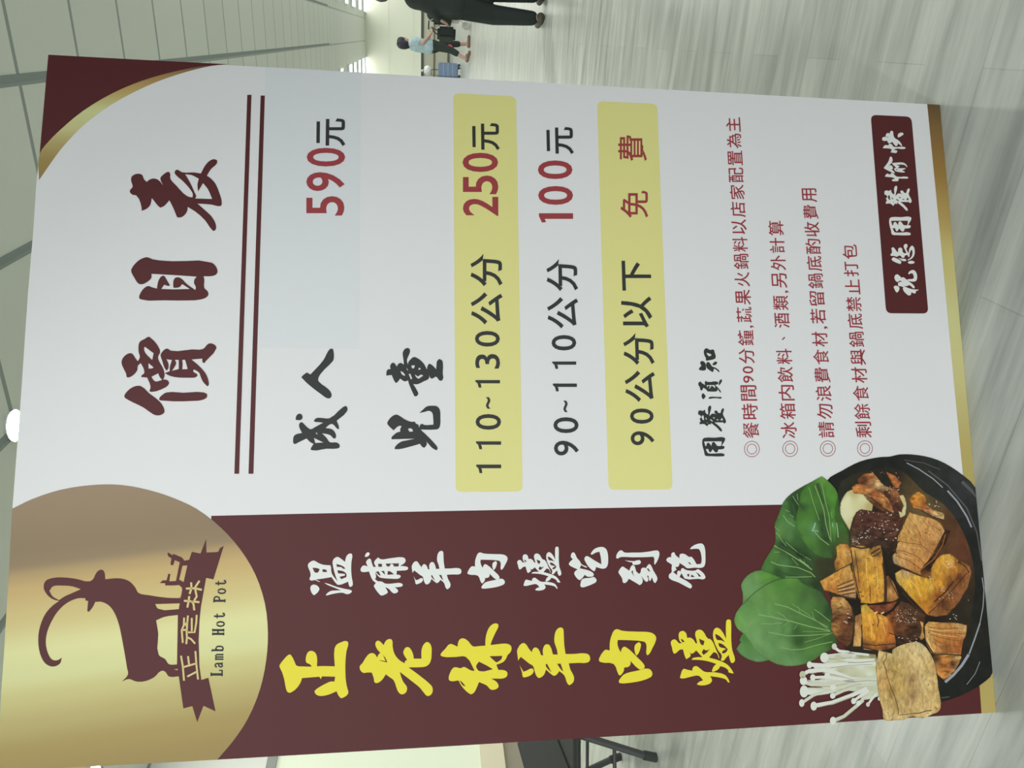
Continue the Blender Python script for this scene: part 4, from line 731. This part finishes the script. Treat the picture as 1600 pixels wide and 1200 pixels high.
random.seed(3)
def specks(x0, y0, x1, y1, n, m=M_spark, l=14, nm='sparkle', r=(2, 7)):
    it = []
    for _ in range(n):
        x = random.uniform(x0, x1); y = random.uniform(y0, y1); d = random.uniform(*r)
        it.append((FR(f"{x},{y} {x + d},{y + random.uniform(-2, 3)}"), random.uniform(.5, 1.3)))
    return strokes(nm, it, m, l, pot)
specks(590, 300, 750, 385, 46); specks(560, 375, 590, 405, 10); specks(590, 262, 740, 280, 12)
chunk('tofu_chunk', "740,522 768,505 800,512 846,533 890,545 892,500 915,462 935,445 970,440 1000,460 1052,490 1062,520 1050,570 1020,625 960,695 905,702 872,692 820,640 778,588 748,555", [(760, 530, (196, 160, 80)), (800, 560, (222, 172, 62)), (840, 590, (216, 160, 50)), (860, 640, (196, 132, 44)), (880, 570, (220, 168, 58)), (940, 480, (214, 156, 60)), (965, 470, (222, 168, 72)), (990, 500, (190, 122, 48)), (930, 560, (204, 140, 50)), (870, 685, (186, 116, 40)), (920, 620, (150, 84, 36)), (970, 570, (110, 62, 34)), (1010, 540, (96, 54, 32)), (940, 650, (92, 54, 34)), (1000, 610, (140, 86, 52)), (1045, 530, (150, 96, 56)), (1010, 470, (120, 70, 36)), (900, 695, (150, 96, 56)), (785, 515, (190, 150, 110))], 11, M_tofu)
strokes('tofu_crease', fs("745,560 780,598 830,648 868,690:1.6;905,640 950,600 985,555:2.2;880,690 935,640 990,580 1040,520:1.2;1000,470 1035,495 1050,520:1.6"), M_dark, 13, pot)
specks(950, 445, 1000, 500, 12); specks(880, 530, 900, 590, 6); specks(960, 690, 1000, 715, 7); specks(920, 570, 1000, 640, 12)
chunk('fatty_meat', "428,555 480,525 552,485 572,545 580,600 578,628 530,618 475,600 445,592", [(440, 565, (204, 146, 70)), (500, 545, (206, 146, 66)), (550, 510, (200, 150, 76)), (480, 590, (190, 120, 56)), (540, 590, (150, 104, 66)), (570, 610, (176, 134, 90))], 10, M_tofu)
strokes('meat_wrinkle', fs("500,575 535,560 568,548:1.2;498,588 540,578 572,565:1.3;500,600 540,592 575,585:1.3;520,612 550,606 578,602:1.2"), M_dark, 12, pot)
strokes('meat_shine', fs("505,582 540,568 570,556:1.0;505,595 540,585 574,575:1.0;515,606 550,599 576,594:1.0"), M_lite, 12, pot)
chunk('fatty_meat', "495,412 512,400 545,400 560,430 560,478 495,512 488,480 498,450", [(505, 420, (202, 150, 66)), (540, 430, (206, 160, 90)), (520, 470, (190, 136, 62)), (550, 415, (190, 110, 50)), (495, 490, (150, 100, 46))], 10, M_tofu)
chunk('tofu_chunk', "553,415 575,408 612,408 640,420 650,412 680,404 688,440 692,480 697,560 695,640 640,648 598,645 582,600 572,560 562,480", [(565, 430, (206, 156, 76)), (580, 470, (140, 96, 50)), (600, 430, (206, 160, 84)), (640, 460, (214, 160, 66)), (660, 440, (130, 92, 52)), (680, 480, (204, 142, 58)), (620, 540, (212, 154, 54)), (660, 550, (220, 166, 66)), (620, 630, (212, 152, 56)), (680, 620, (206, 146, 58)), (585, 560, (170, 112, 54)), (640, 600, (200, 138, 46))], 13, M_tofu)
strokes('tofu_crease', fs("557,425 568,500 580,570 598,640:1.6;572,425 584,500 592,560:1.0;635,572 637,600 638,640:1.0;640,440 665,425 678,418:2.2;645,452 668,445 682,430:1.6"), M_dark, 14, pot)
chunk('fatty_meat', "697,545 712,530 735,560 758,622 742,636 700,642", [(705, 560, (110, 70, 40)), (720, 600, (196, 140, 78)), (745, 625, (170, 112, 60)), (700, 635, (120, 76, 44))], 12, M_tofu)
strokes('tofu_crease', fs("700,530 702,590 700,640:4.5;715,540 738,585 756,622:1.6"), M_dark, 13, pot)
chunk('dark_meat', "628,655 700,650 752,638 725,672 690,692 655,682", [(660, 662, (120, 62, 46)), (730, 650, (146, 80, 50)), (690, 680, (104, 56, 40))], 12, M_meat)
chunk('dark_meat', "472,640 482,618 528,622 558,660 572,720 562,800 545,832 495,792 474,742 480,690", [(495, 640, (176, 126, 66)), (520, 650, (200, 156, 90)), (540, 670, (150, 104, 62)), (500, 700, (100, 66, 38)), (490, 745, (150, 104, 58)), (530, 720, (124, 72, 40)), (550, 720, (72, 44, 30)), (530, 790, (82, 48, 30)), (545, 825, (96, 62, 38))], 11, M_meat)
specks(525, 680, 555, 735, 5, l=14, r=(6, 14))
chunk('fatty_meat', "574,700 602,688 605,740 598,826 566,826 572,760", [(588, 700, (150, 106, 58)), (588, 760, (196, 146, 84)), (580, 820, (206, 160, 94))], 12, M_tofu)
chunk('tofu_chunk', "598,655 622,650 650,678 672,690 700,700 720,720 740,780 746,828 680,845 604,830 602,740", [(612, 665, (196, 160, 66)), (630, 700, (220, 158, 58)), (640, 770, (218, 152, 54)), (690, 720, (214, 150, 60)), (680, 790, (206, 134, 50)), (725, 790, (196, 116, 50)), (720, 740, (170, 96, 44)), (620, 825, (120, 72, 40)), (700, 835, (112, 64, 38)), (740, 820, (130, 76, 42))], 12, M_tofu)
strokes('tofu_crease', fs("606,815 660,822 742,815:1.5;664,690 672,720 668,745:1.2;715,770 740,778:1.6;648,735 652,738:2"), M_dark, 13, pot)
strokes('tofu_shine', fs("610,836 660,842 690,845:1.4;672,705 690,712:1.4;655,688 668,682:2.2;682,690 695,684:2.2"), M_lite, 13, pot)
chunk('dark_meat', "700,700 730,680 765,636 800,648 868,695 862,740 850,790 750,822 742,778 712,755 704,720", [(730, 710, (128, 74, 40)), (760, 740, (96, 58, 36)), (800, 700, (88, 58, 40)), (850, 700, (78, 50, 34)), (830, 770, (66, 44, 30)), (760, 800, (48, 34, 26)), (715, 740, (150, 88, 44)), (790, 650, (80, 54, 38))], 11, M_meat)
specks(740, 670, 830, 730, 40, l=14, r=(1.5, 5)); specks(745, 780, 850, 815, 12, l=14)
chunk('fatty_meat', "845,720 860,728 858,760 866,790 850,800 842,790 852,760", [(852, 740, (206, 160, 90)), (855, 790, (190, 140, 76))], 12, M_tofu)
chunk('fatty_meat', "862,742 880,722 930,726 1000,728 1040,738 1036,780 1026,800 1016,862 960,855 925,858 892,855 868,805", [(880, 740, (206, 156, 86)), (940, 740, (196, 138, 72)), (1020, 745, (200, 156, 96)), (980, 790, (180, 112, 56)), (1010, 830, (170, 96, 48)), (930, 800, (190, 122, 60)), (900, 840, (196, 146, 84)), (870, 800, (206, 166, 100)), (960, 840, (150, 92, 48))], 11, M_tofu)
strokes('meat_wrinkle', fs("880,745 930,752 980,750 1025,752:.9;885,760 930,770 990,772 1030,775:.9;890,775 930,790 980,800 1022,805:1.0;900,795 940,815 985,825 1018,830:1.1;905,815 940,838 980,848:1.0;900,850 930,858 960,856:1.8"), M_wrk, 13, pot)
strokes('meat_shine', fs("880,752 930,761 985,760:.9;890,768 940,780 1000,786:.9;872,790 890,830 905,850:2.0"), M_lite, 13, pot)
chunk('fatty_meat', "898,862 930,852 1005,855 1018,872 1000,910 975,945 945,966 922,948 910,920", [(915, 880, (90, 60, 40)), (950, 880, (190, 124, 56)), (935, 940, (196, 132, 66)), (980, 900, (96, 56, 36)), (1008, 870, (204, 164, 100)), (960, 860, (196, 136, 70)), (990, 920, (170, 120, 76)), (950, 910, (176, 106, 48))], 12, M_meat)
specks(640, 95, 770, 130, 10, l=9, r=(1, 3)); specks(880, 215, 940, 245, 8, l=9); specks(1000, 600, 1050, 780, 6, l=9, r=(1, 3)); specks(700, 160, 760, 230, 14, l=11, r=(1.5, 4))

strokes('meat_side', fs("560,408 600,418 640,412:2.4;556,402 552,350 566,300:1.6;745,440 738,405 752,370:2.0;690,480 702,560 698,640:3.0;735,482 790,510 846,532:1.8;578,628 530,622 480,606:2.0;560,660 572,720 562,800:2.2;600,735 604,790 606,830:1.6;770,600 820,655 870,700:2.2;862,745 866,800 900,858:1.5;745,830 680,846 606,832:1.8;900,862 960,858 1014,864:1.6;640,205 690,250 735,276:1.8;945,300 900,287 850,260:1.2;1060,520 1045,580 1010,640:1.6"), M_dark, 15, pot, False)
strokes('tofu_shine', fs("620,470 622,520 628,580:1.6;665,500 668,560 670,610:1.4;800,545 830,580 850,620:1.8;930,470 960,500 985,490:1.6;625,690 640,740 642,790:1.6;690,740 700,770:1.2;885,540 892,580:1.2;520,430 540,450:1.2;470,560 510,540:1.2"), mat('print_tofu_glow', ink(228, 176, 88), .5, .2), 16, pot, False)
for a_ in ((600, 270, 760, 410, 26), (930, 600, 1030, 690, 14), (560, 420, 690, 640, 10), (480, 640, 560, 820, 16), (860, 730, 1030, 850, 10), (780, 300, 930, 500, 10)): specks(*a_, m=M_dark, l=17, nm='dark_fleck', r=(3, 11))
# leaves of the green vegetable
def leaf(name, o, cols, ox, oy, k, layer): return photo(name, FR(o, ox, oy, k), FC(cols, ox, oy, k), layer, M_leaf, sign, 4, edge=.72, k=.80)
D, Mg, Lg, Yg = (44, 72, 40), (76, 122, 58), (116, 158, 92), (104, 156, 62)
lb = leaf('printed_leaf', "290,960 330,870 380,790 420,720 425,590 420,535 455,450 490,350 540,280 650,200 780,130 860,85 910,120 1010,250 1030,400 1100,600 1110,720 980,850 960,1000 840,1060 900,1240 780,1150 680,1080 600,1045 450,1045 380,1005",
          [(520, 320, (80, 122, 62)), (580, 330, (44, 66, 40)), (610, 400, (40, 66, 38)), (500, 440, (84, 130, 66)), (560, 520, (92, 138, 78)), (470, 600, (92, 136, 72)), (550, 640, (86, 126, 70)), (640, 680, (66, 104, 54)), (500, 740, (46, 66, 42)), (620, 800, (42, 64, 38)), (720, 850, (44, 66, 38)), (420, 820, (86, 132, 62)), (370, 930, (78, 124, 58)), (500, 900, (84, 124, 70)), (600, 960, (58, 92, 48)), (450, 990, (52, 84, 42)), (700, 1050, (66, 98, 52)), (800, 1120, (42, 62, 36)), (760, 780, (66, 100, 52)), (850, 900, (62, 62, 38)), (950, 900, (60, 58, 36)), (1050, 600, (70, 106, 46)), (1080, 700, (74, 92, 46)), (900, 1010, (56, 56, 36))], 1140, 730, 1 / 6, 8)
strokes('leaf_vein', fs("415,735 520,790 660,880 770,960:1.6;385,885 450,915 640,940 760,990 800,1030:1.3;520,400 560,420:.8;500,450 540,510 610,555:1.2;440,610 490,690 530,740:.8;650,860 740,930:1.4;520,1030 640,1030 770,1025:1;590,270 620,320 650,360:.9;630,250 640,310:.8;415,795 470,795:.8", 1 / 6, 1140, 730), M_vein, 9, lb)
lf = leaf('printed_leaf', "860,85 780,130 720,170 660,250 650,330 635,400 620,480 625,570 680,640 658,640 690,700 800,815 880,850 960,850 975,740 1000,640 990,500 985,400 1010,250 910,120",
          [(860, 110, (108, 160, 70)), (740, 220, (78, 126, 52)), (690, 300, (82, 132, 56)), (690, 370, (60, 92, 48)), (660, 450, (80, 130, 56)), (700, 540, (88, 138, 62)), (790, 580, (104, 152, 92)), (760, 440, (78, 126, 52)), (800, 300, (80, 128, 52)), (820, 200, (70, 106, 52)), (870, 300, (70, 112, 50)), (930, 240, (84, 138, 54)), (980, 280, (92, 150, 56)), (870, 480, (48, 74, 42)), (880, 580, (40, 64, 36)), (920, 400, (62, 98, 48)), (960, 420, (86, 142, 54)), (980, 560, (96, 150, 66)), (1000, 640, (84, 130, 58)), (910, 660, (42, 66, 36)), (720, 680, (86, 136, 58)), (800, 760, (76, 118, 54)), (890, 790, (66, 100, 48)), (960, 780, (60, 84, 44))], 1140, 730, 1 / 6, 10)
strokes('leaf_vein', fs("795,170 830,260 880,400 900,540 940,680:1.3;860,150 890,300 930,460 950,700:1.0;740,190 780,330 840,500:.9;780,590 850,670 930,730:1.2;950,420 960,480:.7", 1 / 6, 1140, 730), M_vein, 11, lf)
strokes('leaf_shine', fs("800,520 790,560 770,600:1.6;770,590 830,600:1.0;1000,520 1010,600 1015,660:1.2;960,520 965,560:.9", 1 / 6, 1140, 730), mat('print_leaf_shine', ink(150, 190, 160), .5, .3), 11, lf)
leaf('printed_leaf', "165,210 200,140 270,85 350,65 420,90 540,135 520,160 400,215 290,285 180,390 180,275", [(220, 160, Lg), (300, 120, (110, 156, 88)), (260, 230, (112, 152, 96)), (400, 130, (96, 148, 62)), (480, 140, (84, 134, 56)), (200, 300, (112, 152, 92)), (330, 70, (96, 140, 72))], 1130, 880, 1 / 6, 9)
leaf('printed_leaf', "148,722 182,660 215,660 330,830 430,905 330,925 240,902 160,852 120,802 166,736", [(200, 700, (80, 130, 62)), (220, 780, (92, 140, 70)), (160, 800, (104, 152, 88)), (300, 860, (98, 140, 84)), (340, 910, (106, 148, 92))], 1130, 880, 1 / 6, 9)
lm = leaf('printed_leaf', "100,525 175,385 290,275 400,198 520,147 610,135 690,140 760,200 900,260 950,320 1000,400 1025,500 1010,600 1065,740 1030,790 930,850 800,930 650,962 520,950 420,905 320,830 200,670 130,610",
          [(130, 530, (116, 164, 84)), (200, 440, (108, 156, 84)), (300, 330, (104, 150, 82)), (400, 250, (104, 148, 74)), (540, 180, (86, 138, 58)), (650, 170, (94, 144, 64)), (700, 260, (86, 132, 60)), (600, 310, (92, 138, 66)), (450, 350, (104, 148, 76)), (350, 450, (108, 154, 86)), (250, 560, (116, 160, 94)), (300, 700, (116, 158, 96)), (420, 850, (108, 152, 90)), (520, 900, (104, 146, 86)), (650, 930, (106, 150, 90)), (480, 600, (108, 150, 90)), (600, 620, (98, 142, 80)), (560, 780, (110, 152, 92)), (680, 640, (60, 94, 46)), (700, 720, (56, 88, 42)), (760, 580, (80, 124, 60)), (800, 400, (84, 126, 60)), (900, 300, (64, 92, 52)), (900, 450, (70, 108, 54)), (980, 450, (48, 72, 42)), (850, 700, (76, 116, 56)), (950, 680, (70, 108, 50)), (800, 830, (88, 132, 66)), (900, 800, (84, 128, 60)), (1030, 750, (60, 90, 46)), (760, 300, (76, 108, 58))], 1130, 880, 1 / 6, 10)
strokes('leaf_vein', fs("330,480 480,510 620,540 800,590 1000,635:1.5;480,380 600,410 720,470 850,530 980,600:1.3;420,645 600,680 800,675 1000,660:1.2;540,790 640,810 740,805 880,765 1020,735:1.1;850,430 920,480 1000,545:.9;350,565 450,568 550,560:.9;500,455 560,490 600,530:.8", 1 / 6, 1130, 880), M_vein, 11, lm)
strokes('leaf_fold', fs("400,198 520,147 610,135 690,140:1.0;290,275 400,198:.8;180,390 290,275:.7;750,702 710,740 680,770:1.6", 1 / 6, 1130, 880), M_veind, 12, lm)

strokes('leaf_vein', fs("1000,635 900,560 780,470 640,380:.7;1000,640 880,640 740,640:.6;1020,650 900,700 760,740:.7;480,510 420,470:.6;620,540 560,590:.6;700,560 660,620:.6;720,470 700,400:.6;850,530 830,450:.6", 1 / 6, 1130, 880), M_vein, 11, lm)
strokes('leaf_vein', fs("470,640 430,620:.7;560,440 600,470:.7;580,850 640,920:.7;700,900 690,830:.8;420,560 470,600:.7;760,870 640,800 520,700:.8", 1 / 6, 1140, 730), M_vein, 9, lb)
strokes('leaf_fold', fs("545,300 590,360 610,430 615,500:5;455,735 560,790 680,850 770,900:6;620,800 700,850:6;480,985 560,1010 640,1020:2;690,1085 780,1130:5", 1 / 6, 1140, 730), M_veind, 9, lb, False)
strokes('leaf_fold', fs("820,150 850,250 880,340:3;860,450 880,560 920,660:6;650,340 690,390:3", 1 / 6, 1140, 730), M_veind, 10.5, lf, False)
# enoki mushrooms and bean curd skin
E1, E2, E3 = (206, 208, 190), (190, 192, 160), (170, 168, 128)
eno = photo('printed_enoki', FR("345,225 430,205 520,205 600,195 720,205 850,215 870,300 870,480 885,650 790,680 700,690 690,610 620,600 540,590 440,610 330,630 200,640 130,610 140,560 300,560 200,520 140,480 250,480 370,440 300,400 140,410 120,380 200,370 230,330 300,310 350,290", 1240, 990, .15),
            FC([(400, 230, E2), (500, 215, (176, 176, 130)), (700, 215, (150, 146, 96)), (820, 240, (140, 132, 84)), (600, 260, E1), (500, 320, E2), (700, 330, E1), (820, 330, (196, 196, 156)), (400, 370, E1), (600, 400, E2), (800, 420, E1), (300, 380, E1), (500, 450, E1), (700, 480, (196, 194, 158)), (300, 500, E1), (400, 550, E1), (250, 600, E1), (600, 560, E1), (800, 580, (188, 190, 158)), (760, 650, E1), (560, 280, E3), (480, 400, E3), (640, 500, E3)], 1240, 990, .15), 12, M_smooth, step=4, edge=.8)
stems = [("418,140 470,180 560,190 640,230", 30), ("330,250 450,235 600,230", 42), ("160,320 300,330 500,320 850,310", 42), ("228,335 380,330 600,290", 32), ("90,425 160,385 300,375 420,400 600,470 860,470", 38), ("105,500 180,525 330,535 560,500 860,450", 42), ("105,610 250,615 430,575 620,520 860,480", 46), ("80,720 200,640 330,590 500,560", 32), ("200,750 400,715 600,640 760,570", 42), ("400,645 520,590 640,560", 30), ("620,700 700,640 780,590", 30), ("670,720 740,660 820,600", 30), ("770,735 810,680 860,620", 24), ("405,905 520,860 640,760 720,690", 36), ("195,455 330,450 480,470 640,510", 30), ("340,430 480,470 700,470", 28), ("460,255 620,280 840,270", 30), ("400,560 560,540 850,520", 34), ("330,230 600,200 780,220", 24)]
caps = [(418, 132, 26, 32), (316, 248, 44, 52), (160, 322, 27, 36), (226, 335, 25, 25), (88, 425, 32, 38), (98, 488, 38, 46), (104, 600, 44, 62), (80, 720, 28, 40), (205, 752, 34, 46), (402, 645, 28, 30), (620, 700, 27, 32), (670, 722, 24, 28), (768, 735, 20, 24), (405, 905, 32, 42), (345, 428, 28, 28), (195, 455, 28, 34), (460, 252, 32, 30), (884, 675, 14, 20), (405, 555, 30, 30)]
M_en = [mat('print_enoki_white', ink(*c), .5, .3) for c in ((212, 214, 202), (198, 200, 178), (184, 184, 152))]
for i, (s, w) in enumerate(stems):
    strokes('enoki_stem', [(smooth_open(FR(s, 1240, 990, .15)) if False else FR(s, 1240, 990, .15), w * .15)], M_en[i % 2], 13 + i % 3, eno)
strokes('enoki_shade', fs("360,262 500,262 600,245:.9;380,355 560,330 820,318:.9;300,410 480,440 620,480:.8;200,545 400,550 560,515:.9;560,300 700,300 840,285:1.0;640,500 760,490 860,490:1.0;430,600 600,545 700,520:.8;250,765 400,730 600,655:.9;420,925 530,872 640,780:.9", .15, 1240, 990), mat('print_enoki_shade', ink(158, 156, 122), .5, .3), 16, eno)
for i, (x, y, a, b) in enumerate(caps):
    q = [(1240 + .15 * (x + a * math.cos(t * math.pi / 12)), 990 + .15 * (y + b * math.sin(t * math.pi / 12))) for t in range(24)]
    print_mesh('enoki_cap', [fill([[on_sign(*p) for p in q]])], M_en[(i + 1) % 3 if i % 4 == 0 else 0], 17, eno)
T1, T2, T3 = (196, 164, 104), (206, 178, 122), (176, 144, 86)
tf = photo('printed_bean_curd_skin', FR("880,175 955,190 1020,205 1025,165 1045,150 1120,115 1200,92 1290,85 1360,130 1440,250 1485,430 1500,560 1525,760 1500,810 1440,835 1330,880 1250,862 1200,865 1150,892 1040,900 960,905 930,880 920,800 890,690 880,620 862,480 850,330 868,240", 1240, 990, .15),
           FC([(900, 220, (200, 174, 118)), (890, 350, T1), (950, 500, (190, 150, 90)), (960, 700, T1), (960, 850, T2), (1040, 180, (190, 166, 110)), (1200, 150, T2), (1300, 130, (204, 182, 130)), (1000, 300, T3), (1060, 400, (180, 150, 84)), (1150, 300, T1), (1300, 300, T2), (1400, 350, T1), (1220, 480, (162, 130, 84)), (1120, 560, (190, 158, 90)), (1350, 520, T2), (1460, 600, T1), (1230, 650, (160, 128, 84)), (1100, 720, T1), (1300, 720, (204, 172, 112)), (1450, 740, T1), (1200, 830, (190, 158, 100)), (1100, 860, T2), (1380, 840, T2), (1020, 600, (150, 118, 64)), (1080, 780, (168, 136, 80))], 1240, 990, .15), 18, M_tofu, step=4, edge=.66)
strokes('skin_crease', fs("925,290 955,370 965,430 985,490 1010,570 1045,650 1070,730 1085,800 1080,840:1.3;960,200 958,260 930,300:1.4;1090,845 1180,835 1260,828:.9;1240,828 1300,826 1380,800 1430,798:1.6;1015,900 1025,880:1.2", .15, 1240, 990), mat('print_skin_crease', ink(108, 76, 42), .5, .3), 19, tf)
strokes('skin_pit', fs("1205,470 1225,480 1245,490:5;1215,630 1228,645 1235,670:4;1220,455 1230,450:3;1010,400 1050,380 1070,400:1.2;980,330 1010,300:1.0;1390,540 1400,520:1.8;1470,760 1490,790:2", .15, 1240, 990), mat('print_skin_pit', ink(146, 112, 72), .5, .3), 19, tf)
